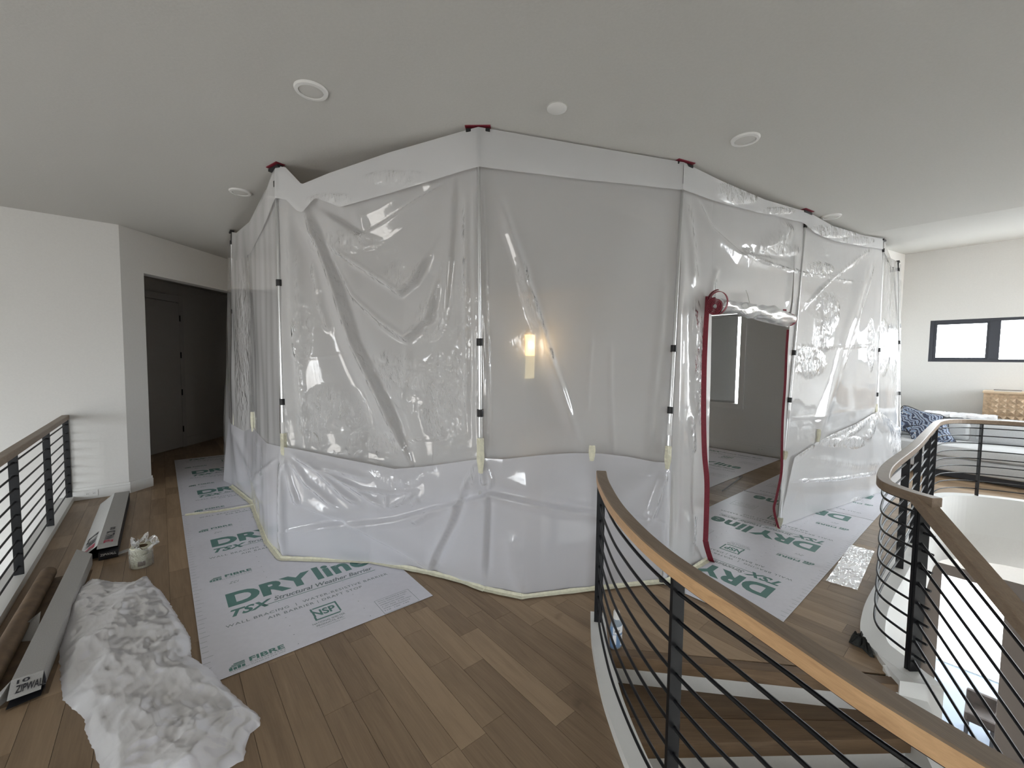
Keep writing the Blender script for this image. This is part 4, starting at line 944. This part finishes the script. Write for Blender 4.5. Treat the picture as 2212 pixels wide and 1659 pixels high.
# skirt to the right of the doorway
sk2 = empty('plastic_skirt', (4, 4.6, 0), label='loose plastic layer draped right of the doorway, gathered at the far pole', cat='plastic sheeting')
rt = [(4.02, 985), (4.3, 950), (4.45, 935), (4.7, 915), (4.97, 889), (5.1, 889), (5.5, 905), (6.0, 925)]
rT = [back(zrow(0, y, s), -.06) for s, y in rt]
rB = [(4.02, base3('n', 0)), (4.35, base3('o', -.02)), (4.75, base3('p', -.05)), (5.0, K([4.42, 4.98, .006])), (6, K([5.05, 5.32, .006]))]
RC = [([(1711, 988), (1740, 968), (1775, 950), (1830, 925), (1889, 893)], 7, .02, 'v', .5), ([(1890, 895), (1850, 925), (1800, 960)], 6, .018, 'r', .5), ([(1890, 895), (1880, 930), (1865, 950)], 7, .02, 'r', .7), ([(1893, 897), (1915, 930), (1930, 1000)], 9, .03, 'r', .1), ([(1893, 893), (1925, 905), (1935, 940)], 7, .02, 'r', .3), ([(1705, 1040), (1800, 1033), (1900, 1020)], 4, .008, 'v', .4), ([(1760, 990), (1850, 1005), (1920, 1000)], 9, .012, 'r', .1)]
m4 = Multi(); m4.add(*skirt(4.02, 6.0, 200, 90, 31, [a for a, _ in rt], rT, [a for a, _ in rB], [p for _, p in rB], lambda s: np.interp(s, [4, 4.4, 5, 5.5, 6], [.0, .04, .02, .12, .12]), RC, [(1840, 955, 30, 14, .9), (1800, 955, 40, 10, .4), (1930, 950, 20, 30, .5), (1855, 1085, 20, 12, .8)], .014)); m4.build('skirt_sheet', M_sheet, sk2)
strip(back(zrow(0, 925, 4.28), -.07), back(zrow(0, 952, 4.28), -.075), .045, sk2); strip(on_pole(5, 872, -.02), on_pole(5, 895, -.07), .04, sk2, .4)
strip(at_d(1686, 1118, 3.85), zp(1680, 1142, .01), .05, sk2); strip(on_pole(4, 972, -.05), on_pole(4, 990, -.06), .05, sk2)

# ------------------------------------------------------------ far room furniture
sofa = empty('sofa', W(8.8, -.2, 0), label='pale grey curved sofa behind the looping railing', cat='sofa')
def soft(name, u0, u1, v0, v1, z0, z1, bv, parent, mt=M_sofa, seg=5):
    me = bpy.data.meshes.new(name); bm = bmesh.new(); bmesh.ops.create_cube(bm, size=1)
    for v in bm.verts:
        v.co = Vector(W((u0+u1)/2+(u1-u0)*v.co.x, (v0+v1)/2+(v1-v0)*v.co.y, (z0+z1)/2+(z1-z0)*v.co.z))
    bmesh.ops.bevel(bm, geom=bm.edges[:], offset=bv, segments=seg, affect='EDGES', profile=.5); bm.to_mesh(me); bm.free(); me.shade_smooth()
    return link(name, me, mt, parent)
def arcband(name, u_in, u_out, vc, half, bow, z0, z1, bv, parent, mt=M_sofa):
    """an upholstered block whose front bows toward the railing"""
    vs = np.linspace(vc-half, vc+half, 25); V = []; n = 10
    for v in vs:
        f = (v-vc)/half; b_ = bow*(1-f*f); e = max(.02, 1-abs(f)**8)
        u0, u1 = u_in-b_, u_out-b_*.6; r = bv
        pr = [(u0, z0+r*.3), (u0-.0, z1-r), (u0+r*.3, z1-r*.3), (u0+r, z1), (u1-r, z1), (u1-r*.3, z1-r*.3), (u1, z1-r), (u1, z0+r*.3), (u1-r*.4, z0), (u0+r*.4, z0)]
        cu, cz = (u0+u1)/2, (z0+z1)/2; k = .75+.25*e
        V += [W(cu+(a-cu)*k, v, cz+(c_-cz)*k) for a, c_ in pr]
    Fc = [(i*n+j, (i+1)*n+j, (i+1)*n+(j+1) % n, i*n+(j+1) % n) for i in range(24) for j in range(n)]+[tuple(range(n)), tuple(range(25*n-1, 24*n-1, -1))]
    return MB().add(V, Fc).build(name, mt, parent, smooth=True)
arcband('shadow_plinth', 8.5, 9.35, -.35, 1.5, .10, 0, .10, .02, sofa, M_dark)  # dark block that paints the shadow under the sofa
arcband('base', 8.4, 9.4, -.35, 1.6, .12, .10, .30, .05, sofa)
arcband('seat_cushion', 8.33, 9.2, .32, .86, .05, .30, .47, .07, sofa)
arcband('seat_cushion', 8.33, 9.2, -1.05, .5, .05, .30, .47, .07, sofa)
arcband('backrest', 9.02, 9.42, -.35, 1.62, .10, .30, .80, .11, sofa)
soft('back_cushion', 8.9, 9.12, .33, 1.14, .46, .74, .07, sofa); soft('back_cushion', 8.9, 9.12, -.55, .3, .46, .74, .07, sofa)
# fluffy throw on the backrest
M_fur = noisy(mat('white_fluffy_throw', (.8, .8, .82), 1.), 150, .1, .6)
V = []; gu, gv_ = 14, 30; rt_ = random.Random(3)
for i in range(gu):
    for j in range(gv_):
        f = i/(gu-1); g_ = j/(gv_-1); u_ = 8.93+.5*f; z_ = .815+.02*math.sin(f*math.pi)+rt_.uniform(0, .022)-(.03 if i in (0, gu-1) else 0); V.append(W(u_, .1+.75*g_+rt_.uniform(-.01, .01), z_))
thr = MB().add(V, [(i*gv_+j, i*gv_+j+1, (i+1)*gv_+j+1, (i+1)*gv_+j) for i in range(gu-1) for j in range(gv_-1)]).build('throw_blanket', M_fur, smooth=True); tag(thr, 'white fluffy throw lying over the top of the sofa back', 'throw')
# patterned cushions
M_pat2 = mat('blue_patterned_fabric', (.2, .25, .4), .9); bb = M_pat2.node_tree.nodes['Principled BSDF']
g_ = N(M_pat2, 'ShaderNodeNewGeometry'); wv = N(M_pat2, 'ShaderNodeTexWave', i_Scale=9, i_Distortion=14, i_Detail=2); L(M_pat2, g_.outputs['Position'], wv.inputs[0])
rp_ = ramp(M_pat2, [(.0, (.05, .06, .10)), (.4, (.13, .18, .30)), (.55, (.58, .58, .55)), (.78, (.22, .30, .45))]); rp_.color_ramp.interpolation = 'CONSTANT'; L(M_pat2, wv.outputs[1], rp_.inputs[0]); L(M_pat2, rp_.outputs[0], bb.inputs['Base Color'])
def cushion(c, ax, ay, az, hw, hh, th, label):
    V = []; n = 15; c, ax, ay, az = [np.asarray(q, float) for q in (c, ax, ay, az)]
    for s_ in (1, -1):
        for i in range(n):
            for j in range(n):
                x_, y_ = -1+2*i/(n-1), -1+2*j/(n-1); k = ((1-x_**4)*(1-y_**4))**.5; pin = 1-.09*(1-abs(x_))*(abs(y_)) - .0
                px_ = x_*(1-.08*(1-y_*y_)); py_ = y_*(1-.08*(1-x_*x_))
                V.append(c+ax*px_*hw+ay*py_*hh+az*s_*(k*th+.002))
    N2 = n*n; Fc = []
    for s_ in (0, 1):
        for i in range(n-1):
            for j in range(n-1):
                q = (i*n+j, i*n+j+1, (i+1)*n+j+1, (i+1)*n+j); Fc.append(tuple(t+s_*N2 for t in (q if s_ else q[::-1])))
    t = empty('throw_pillow', c, label=label, cat='pillow')
    MB().add(V, Fc).build('cover', M_pat2, t, smooth=True)
    bp_ = [c+ax*a*hw*.99+ay*b_*hh*.99 for a, b_ in ((-1, -1), (0, -.92), (1, -1), (.92, 0), (1, 1), (0, .92), (-1, 1), (-.92, 0), (-1, -1))]
    MB().sweep(catmull(bp_, 4), circ(.006, 6)).build('piping', M_dark, t, smooth=True)
fw_ = -Ud*.8+np.array([0, 0, .6]); fw_ /= np.linalg.norm(fw_)
sdv = Vd; upv = np.cross(fw_, sdv); upv /= np.linalg.norm(upv); upv = upv if upv[2] > 0 else -upv
cushion(W(8.74, .90, .70), sdv*.95+upv*.3, upv*.95-sdv*.3, fw_, .24, .22, .07, 'blue and white patterned pillow leaning at the left end of the sofa')
cushion(W(8.55, .72, .56), sdv*.9-upv*.35, upv*.9+sdv*.35, fw_, .23, .18, .07, 'second blue patterned pillow lying lower, behind the railing corner')
# dresser with carved fronts
M_dres = noisy(mat('pale_carved_wood', (.52, .38, .25), .6), 30, .25, .3)
UDR = 9.45; dl = UV(onu(2123, 870, UDR))[1]; dz = onu(2160, 846, UDR)[2]
dr_ = empty('dresser', W(9.7, dl-.6, 0), label='pale wood dresser with carved drawer fronts against the right wall', cat='dresser')
MB().uvbox(UDR+.02, 9.95, dl-1.4, dl, .08, dz-.03).build('carcass', M_dres, dr_, bevel=.004)
MB().uvbox(UDR-.01, 9.97, dl-1.42, dl+.01, dz-.03, dz).build('top', mat('pale_wood_top', (.62, .47, .32), .5), dr_, bevel=.004)
for r_ in range(4):
    z1 = dz-.09-.26*r_; z0 = z1-.24
    if z0 < .1: break
    for c_ in range(2):
        va = dl-.08-.66*c_; vb = va-.64; D = MB().uvbox(UDR+.005, UDR+.02, vb, va, z0, z1)
        dd = D.build('drawer', M_dres, dr_, bevel=.002); cb_ = MB()
        nx, nz = 8, 3
        for i in range(nx):
            for j in range(nz):
                a0, a1 = va-(va-vb)*(i/nx)-.006, va-(va-vb)*((i+1)/nx)+.006; c0, c1 = z0+(z1-z0)*j/nz+.006, z0+(z1-z0)*(j+1)/nz-.006; am, cm = (a0+a1)/2, (c0+c1)/2
                cb_.add([W(UDR+.005, a0, c0), W(UDR+.005, a1, c0), W(UDR+.005, a1, c1), W(UDR+.005, a0, c1), W(UDR-.016, am, cm)], [(0, 1, 4), (1, 2, 4), (2, 3, 4), (3, 0, 4)])
        cb_.build('carving', M_dres, dd)
for c_ in (dl-.06, dl-1.34): MB().uvbox(UDR+.05, UDR+.1, c_-.03, c_+.03, 0, .085).uvbox(9.85, 9.9, c_-.03, c_+.03, 0, .085).build('leg', M_dres, dr_)
bk_ = empty('book', W(9.6, dl-.3, dz), label='thin dark book lying flat on the dresser', cat='book')
MB().uvbox(9.52, 9.68, dl-.36, dl-.1, dz+.001, dz+.018).build('pages', M_trim, bk_); MB().uvbox(9.515, 9.685, dl-.365, dl-.095, dz+.018, dz+.022).build('cover', mat('dark_cover', (.05, .035, .03), .5), bk_)
bw = empty('bowl', W(9.6, dl-.52, dz), label='blue glazed bowl on the dresser at the right edge', cat='bowl')
c_ = W(9.6, dl-.53, dz); MB().lathe(c_, [(.04, .001), (.07, .03), (.09, .08), (.084, .08), (.06, .03), (.01, .012)], 24).build('body', mat('blue_glaze', (.08, .18, .35), .25), bw, smooth=True)

# ------------------------------------------------------------ left foreground: boxes, roll, tape, bag
M_card = noisy(mat('white_carton', (.62, .62, .61), .6), 60, .04)
M_cgrey = noisy(mat('pale_grey_carton', (.40, .39, .375), .75), 200, .08)
M_cblk = mat('black_carton_print', (.02, .02, .025), .6)
M_pink = mat('red_print', (.45, .03, .08), .6)
def quad_text(mb, body, P, ux, uy, x0, x1, y0, y1, off, **k):
    nrm = np.cross(ux, uy); nrm /= np.linalg.norm(nrm)
    place_text(mb, body, x0, x1, y0, y1, lambda a, b_: P+ux*a+uy*b_+nrm*off, **k)
# carton 1 (upper, printed, open at the near end)
fA, fB = zp(250.6, 1059, .10), zp(278, 1067, .10); nA, nB = zp(216.5, 1176, .10), zp(249.5, 1172, .10)
ax = (fA+fB)/2-(nA+nB)/2; Lc = np.linalg.norm(ax); ax /= Lc; sx = np.array([ax[1], -ax[0], 0]); mid = (nA+nB)/2; wt = .115; mid[2] = 0
t = empty('long_carton', mid, label='printed white carton lying open near the outlet, flap toward the camera', cat='box', group='long cartons on the left floor')
hb = .10; prof = [(-.17, .004), (.058, .004), (.058, hb), (-.058, hb)]     # slanted left side
o0 = mid; V = []
for q in (0, Lc): V += [o0+ax*q+sx*a+np.array([0, 0, b_]) for a, b_ in prof]
MB().add(V, [(0, 1, 5, 4), (4, 5, 6, 7)]).build('bottom_and_end', M_cblk, t)
MB().add([V[i] for i in (1, 2, 6, 5)], [(0, 1, 2, 3)]).build('dark_side', M_cblk, t)
MB().box(V[3], ax*Lc, sx*.116, (0, 0, .002)).build('top_panel', M_cgrey, t)
sl = V[0]-V[3]; MB().box(V[3], ax*Lc, sl, np.cross(ax, sl)/np.linalg.norm(sl)*.002).build('slanted_panel', M_card, t)
# near flap + end face
MB().box(V[3]-ax*.002, sx*.116, -ax*.06+np.array([0, 0, -.01]), (0, 0, .002)).build('end_flap', M_cgrey, t)
MB().box(o0+sx*(-.05)+np.array([0, 0, .004])-ax*.07, sx*.11, ax*.07, (0, 0, .055)).build('end_tuck', M_cblk, t)
MB().box(o0+sx*.06+np.array([0, 0, .02])-ax*.02, sx*.06+np.array([0, 0, .012]), -ax*.06, (0, 0, .002)).build('side_flap', M_cgrey, t)
tb, tr_ = MB(), MB(); up2 = np.array([0, 0, 1.])
# text on the top panel reads along the box, letters facing left-up
quad_text(tr_, 'ZIP', V[3]+np.array([0, 0, .0032]), ax, -sx, .02, .085, -.085, -.03, 0, bold=.03)
quad_text(tb, 'WALL 20', V[3]+np.array([0, 0, .0032]), ax, -sx, .095, .30, -.085, -.03, 0, bold=.03)
quad_text(tb, 'ooo', V[3]+np.array([0, 0, .0032]), ax, -sx, .33, .40, -.08, -.045, 0, bold=.03)
sn = -sl/np.linalg.norm(sl); nz_ = np.cross(ax, sn); nz_ = nz_ if nz_[2] > 0 else -nz_
quad_text(tr_, 'ZIP', V[0]+nz_*.0045, ax, sn, .03, .13, .03, .12, 0, bold=.03); quad_text(tb, 'WALL 20', V[0]+nz_*.0045, ax, sn, .15, .42, .03, .12, 0, bold=.03)
tr_.build('red_lettering', M_pink, t); tb.build('black_lettering', M_cblk, t)
tw = MB(); quad_text(tw, 'ZIPWALL', o0+sx*(-.05)+np.array([0, 0, .004])-ax*.0702, sx, up2, .01, .10, .028, .046, .001, bold=.02); tw.build('white_lettering', M_card, t)
# carton 2 (long grey one, lower left)
fa, fb_ = zp(165.6, 1186, .085), zp(199, 1196, .085); na, nb = zp(24, 1470, .085), zp(95, 1447, .085)
t = empty('long_carton', (fa+nb)/2*np.array([1, 1, 0]), label='long plain pale grey carton lying diagonally, beside the white plastic bag', cat='box', group='long cartons on the left floor')
dn = np.array([0, 0, -.082])
MB().add([fa, fb_, nb, na, fa+dn, fb_+dn, nb+dn, na+dn], [(0, 1, 2, 3), (7, 6, 5, 4), (0, 4, 5, 1), (1, 5, 6, 2), (3, 7, 4, 0)]).build('sleeve', M_cgrey, t, bevel=.003)
axn = (na+nb)/2-(fa+fb_)/2; axn /= np.linalg.norm(axn); wv_ = nb-na
MB().add([na, nb, nb+axn*.07-np.array([0, 0, .05]), na+axn*.075-np.array([0, 0, .05])], [(0, 1, 2, 3)]).build('end_flap', M_cgrey, t)
MB().add([na+dn*.9, nb+dn*.9, nb+dn*.9+axn*.08, na+dn*.9+axn*.10], [(0, 1, 2, 3)]).build('lower_flap', M_cblk, t)
MB().add([nb, nb+dn*.95, nb+dn*.9+axn*.07+wv_*.1, nb+axn*.05+wv_*.15-np.array([0, 0, .02])], [(0, 1, 2, 3)]).build('torn_flap', M_cblk, t)
MB().add([na, na+dn*.9, na+dn*.95+axn*.10-wv_*.5, na+axn*.07-wv_*.55-np.array([0, 0, .04])], [(0, 1, 2, 3)]).build('side_flap', M_cgrey, t)
tb = MB(); tx = wv_/np.linalg.norm(wv_); ty = -axn*.8+np.array([0, 0, .55]); ty /= np.linalg.norm(ty)
pf = na+axn*.075-np.array([0, 0, .05]); quad_text(tb, 'ZIPWALL', pf, tx, ty, .02, .115, .02, .055, .002, bold=.02); quad_text(tb, '10', pf, tx, ty, .02, .06, .062, .08, .002, bold=.02); tb.build('dark_lettering', M_cblk, t)
# folded carton scrap
a = [zp(22, 1388, .0), zp(60, 1345, .06), zp(88, 1322, .07), zp(80, 1385, .0)]
pc = MB().add([*a, *[p+np.array([.0, .0, .004]) for p in a]], [(0, 1, 2), (0, 2, 3), (4, 6, 5), (4, 7, 6), (0, 4, 5, 1), (1, 5, 6, 2), (2, 6, 7, 3), (3, 7, 4, 0)]).build('carton_flap_scrap', M_cgrey)
tag(pc, 'folded grey cardboard scrap sticking out left of the long carton', 'cardboard')
# kraft paper roll along the curb
M_kr = noisy(mat('kraft_paper', (.16, .105, .062), .7), 14, .25)
ka, kb = zp(104, 1238, .045), zp(-60, 1530, .045)
t = empty('kraft_paper_roll', ka*np.array([1, 1, 0]), label='roll of brown kraft paper lying along the white curb at left', cat='paper roll')
MB().tube(ka, kb, .043, 28).build('roll', M_kr, t, smooth=True)
kd = (kb-ka)/np.linalg.norm(kb-ka)
MB().tube(ka-kd*.0015, ka+kd*.004, .018, 20).build('core', mat('roll_core', (.05, .033, .02), .9), t, smooth=True)
ks = np.array([-kd[1], kd[0], 0]); ks = ks if ks[0] > 0 else -ks
pa = ka*np.array([1, 1, 0]); pb_ = kb*np.array([1, 1, 0])
MB().box(pa+np.array([0, 0, .001]), ks*.22, (pb_-pa), (0, 0, .0015)).build('loose_sheet', M_kr, t)
# twin pack of tape rolls in torn clear wrap
c = zp(306, 1222); r_ = .062
t = empty('masking_tape_roll', c, label='cream masking tape rolls stacked in torn clear wrap on the wood floor', cat='tape')
for i in range(3):
    z0 = .003+i*.05; MB().lathe((c[0], c[1], z0), [(.04, 0), (r_-.001, 0), (r_, .002), (r_, .046), (r_-.001, .048), (.04, .048), (.04, .024)], 40).build('roll', M_tape, t, smooth=True)
    MB().lathe((c[0], c[1], z0), [(.0405, .001), (.0405, .047), (.0375, .047), (.0375, .001)], 32).build('core', M_kr, t, smooth=True)
vdn = -c[:2]/np.linalg.norm(c[:2]); aa = math.atan2(vdn[1], vdn[0])
V = [(c[0]+(r_+.001)*math.cos(aa+k), c[1]+(r_+.001)*math.sin(aa+k), z) for z in (.02, .055) for k in np.linspace(-.35, .35, 6)]
MB().add(V, [(i, i+1, i+7, i+6) for i in range(5)]).build('paper_label', mat('brown_label', (.25, .2, .16), .6), t)
# wrap: crumpled skin open at the top with ears
n1, n2 = 36, 22; V = []; cr_ = []
rw = random.Random(5)
for i in range(n2):
    for j in range(n1):
        th = 2*math.pi*j/n1; z = .0+.25*i/(n2-1)
        lobe = max(0, z-.14)
        r = (r_+.006)*(1+.02*math.sin(9*th))+lobe*(.55*math.cos(2*th+1.0)+.45*math.cos(th-.6))+lobe*.25*math.sin(5*th+i*.8)
        r = max(.012, r)+rw.uniform(-.002, .002)*(1+lobe*30)
        zz = z-lobe*(.35+.5*math.sin(th*3+.5)**2)
        V.append((c[0]+r*math.cos(th), c[1]+r*math.sin(th), zz+.002))
mw = Multi(); mw.add(np.array(V), [(i*n1+j, i*n1+(j+1) % n1, (i+1)*n1+(j+1) % n1, (i+1)*n1+j) for i in range(n2-1) for j in range(n1)], np.full(len(V), .6)); mw.build('clear_wrap', M_clear, t)
# big crumpled bag in the foreground
q3 = lambda x, y: (x/3.26, 1150+y/3.26)
op = [q3(*p) for p in [(540, 400), (640, 335), (780, 350), (940, 345), (1040, 305), (1085, 365), (1130, 390), (1200, 490), (1340, 720), (1350, 860), (1500, 960), (1600, 1080), (1835, 1280), (1830, 1340), (1760, 1390), (1710, 1580), (1560, 1660), (1480, 1800), (760, 1800), (720, 1659), (600, 1380), (600, 1290), (440, 1160), (425, 1030), (415, 800), (470, 560)]]
OP = np.array([zp(x, y, .02)[:2] for x, y in op]); OPs = []
rr_ = random.Random(9)
for i in range(len(OP)):
    a, b_ = OP[i], OP[(i+1) % len(OP)]; k_ = max(2, int(np.linalg.norm(b_-a)/.016))
    for j in range(k_): OPs.append(a+(b_-a)*j/k_+np.array([rr_.uniform(-.003, .003), rr_.uniform(-.003, .003)]))
OPs = np.array(OPs); nb_ = len(OPs); cen = np.array([OPs[:, 0].mean(), OPs[:, 1].mean()]); rings = 80; V = []
# axis of the pile: a curved spine so that rings shrink to a line rather than a point
sp0, sp1 = zp(*q3(780, 620))[:2], zp(*q3(1150, 1450))[:2]
for i in range(rings):
    f = i/(rings-1)
    for p in OPs:
        tt = np.clip(((p-sp0)@(sp1-sp0))/((sp1-sp0)@(sp1-sp0)), .02, .98); tgt = sp0+(sp1-sp0)*tt; q = p+(tgt-p)*f
        V.append((q[0], q[1], 0))
V = np.array(V); ff = np.repeat(np.linspace(0, 1, rings), nb_); dist = ff*np.linalg.norm(np.tile(OPs, (rings, 1))-V[:, :2]*0-np.tile(OPs, (rings, 1))*0-V[:, :2], axis=1)
edge_d = np.linalg.norm(np.tile(OPs, (rings, 1))-V[:, :2], axis=1)
def ridg(X, seed, n=5):
    r = np.random.default_rng(seed); out = 0; am = 1; fr_ = 1.
    for o in range(n):
        s_ = 0
        for _ in range(3):
            a = r.uniform(0, math.pi); k = np.array([math.cos(a), math.sin(a)]); s_ = s_+np.abs(np.sin(X@k*math.pi*fr_*r.uniform(.7, 1.4)+r.uniform(0, 6)+1.3*np.sin(X@np.array([-k[1], k[0]])*fr_*1.7+r.uniform(0, 6))))
        out = out+am*(1-s_/3); am *= .55; fr_ *= 2.0
    return out
rg = ridg(V[:, :2]*2.0, 8, 4)
V[:, 2] = .004+.06*(1-np.exp(-edge_d/.04))+(.05*(rg-.8))*np.clip(edge_d/.06, .0, 1)
V[:, 2] = np.maximum(V[:, 2], .004)
mb_ = Multi(); mb_.add(V, [(i*nb_+j, i*nb_+(j+1) % nb_, (i+1)*nb_+(j+1) % nb_, (i+1)*nb_+j) for i in range(rings-1) for j in range(nb_)], np.full(len(V), .6))
bag = mb_.build('plastic_bag', M_bag); tag(bag, 'large crumpled translucent white plastic bag on the floor at lower left', 'bag')

# ------------------------------------------------------------ right: bottle, rag, clear film, cable
c = zp(1330, 1397); 
t = empty('cleaner_bottle', c, label='clear and blue labelled bottle standing behind the curved railing', cat='bottle')
M_bot = mat('clear_blue_bottle', (.55, .65, .75), .15, 0, .5, Transmission_Weight=.5)
M_lab = mat('blue_label', (.16, .27, .45), .4)
sx_ = .033
def oval(c, prof, sy=.62, n=28, ang=.5):
    V = []
    for r, z in prof:
        for th in np.linspace(0, 2*math.pi, n, False):
            a, b_ = r*math.cos(th), r*sy*math.sin(th); V.append((c[0]+a*math.cos(ang)-b_*math.sin(ang), c[1]+a*math.sin(ang)+b_*math.cos(ang), c[2]+z))
    k = len(prof); return V, [(i*n+j, i*n+(j+1) % n, (i+1)*n+(j+1) % n, (i+1)*n+j) for i in range(k-1) for j in range(n)]+[tuple(range(n-1, -1, -1)), tuple((k-1)*n+j for j in range(n))]
MB().add(*oval(c, [(.034, .001), (.038, .006), (.038, .10), (.037, .135), (.030, .150), (.017, .160), (.015, .165)])).build('body', M_bot, t, smooth=True)
MB().add(*oval(c, [(.0386, .012), (.0386, .128), (.0380, .128), (.0380, .012)])).build('label_sleeve', M_lab, t, smooth=True)
MB().lathe(c, [(.017, .162), (.0175, .166), (.0175, .198), (.013, .206), (.003, .207)], 20).build('cap', M_trim, t, smooth=True)
ang = .5; nrm = np.array([math.sin(ang), -math.cos(ang), 0]); uxx = np.array([math.cos(ang), math.sin(ang), 0])
M_wl = mat('white_label_print', (.8, .82, .85), .5)
pl = MB()
bow = lambda a: .0386*.62*math.sqrt(max(0, 1-(a/.0386)**2))+.0008
def onbot(a, z): return np.array(c)+uxx*a+nrm*bow(a)+np.array([0, 0, z])
for x0, x1, z0, z1 in ((-.034, .034, .088, .127), (.008, .03, .02, .075), (-.034, -.018, .03, .085)):
    xs = np.linspace(x0, x1, 7)
    pl.add([onbot(a, z) for z in (z0, z1) for a in xs], [(i, i+1, i+8, i+7) for i in range(6)])
pl.build('white_patch', M_wl, t)
tb = MB(); V_, F_ = text_mesh('RELIEF', bold=.02); tb.add([onbot(-.027+.03*p[0], .098+.012*p[1])+nrm*.0006 for p in V_], F_)
for k in range(3): V_, F_ = text_mesh(('KEEP OUT', 'OF REACH', 'CAUTION')[k], bold=.01); tb.add([onbot(.01+.017*p[0], .06-.014*k+.007*p[1])+nrm*.0006 for p in V_], F_)
tb.build('lettering', M_cblk, t)
# dark rag
M_rag = noisy(mat('dark_rag', (.035, .037, .035), .95), 60, .4, .4)
pts = [zp(*p)[:2] for p in ((1840, 1372), (1855, 1368), (1870, 1385), (1878, 1405), (1890, 1422), (1880, 1420), (1862, 1402), (1845, 1395), (1833, 1388))]; pts = np.array(pts); cn = pts.mean(0); V = []; nr_ = 40
tp_ = [pts[0]]; 
bd_ = []
for i in range(len(pts)):
    for j in range(5): bd_.append(pts[i]+(pts[(i+1) % len(pts)]-pts[i])*j/5)
bd_ = np.array(bd_); R_ = 10
for i in range(R_):
    f = i/(R_-1)
    for j, p in enumerate(bd_):
        q = p+(cn-p)*f; V.append((q[0], q[1], .002+.045*math.sin(min(1, f*2.2)*math.pi/2)*(.6+.5*math.sin(j*.9+f*5))*(f > 0)))
nb2 = len(bd_); rag = MB().add(V, [(i*nb2+j, i*nb2+(j+1) % nb2, (i+1)*nb2+(j+1) % nb2, (i+1)*nb2+j) for i in range(R_-1) for j in range(nb2)]).build('cleaning_rag', M_rag, smooth=True)
tag(rag, 'small dark crumpled rag on the landing near the white curb', 'rag')
# flat piece of clear film on the floor
cs = [zp(1880-4, 1187), zp(1889, 1192), zp(1853, 1276), zp(1784, 1258), zp(1800, 1215), zp(1840, 1180)]
a0, a1, a2, a3 = zp(1838, 1178), zp(1889, 1192), zp(1852, 1276), zp(1784, 1256); V = []; nf = 30; rf = np.random.default_rng(2)
for i in range(nf):
    for j in range(nf):
        f, g_ = i/(nf-1), j/(nf-1); q = (a0*(1-g_)+a1*g_)*(1-f)+(a3*(1-g_)+a2*g_)*f; V.append((q[0], q[1], .004+.006*abs(math.sin(i*.7+j*.3))*rf.random()))
mf = Multi(); mf.add(np.array(V), [(i*nf+j, i*nf+j+1, (i+1)*nf+j+1, (i+1)*nf+j) for i in range(nf-1) for j in range(nf-1)], np.full(len(V), .5))
M_film = plastic('clear_film', .12, (.9, .9, .9), .7, .1, .7, wr=30)
tag(mf.build('plastic_film', M_film), 'flat square of clear plastic film on the floor beside the printed board', 'plastic film')
# curl of tape at the inner board edge
pt = [zp(*p, .01) for p in ((1560, 1062), (1580, 1048), (1598, 1035), (1604, 1030), (1596, 1032))]
tag(MB().sweep(catmull(pt, 4), [(-.001, 0), (.001, 0), (.001, .02), (-.001, .02)]).build('tape_curl', M_cgrey), 'loose curl of tape at the edge of the board inside the enclosure', 'tape')
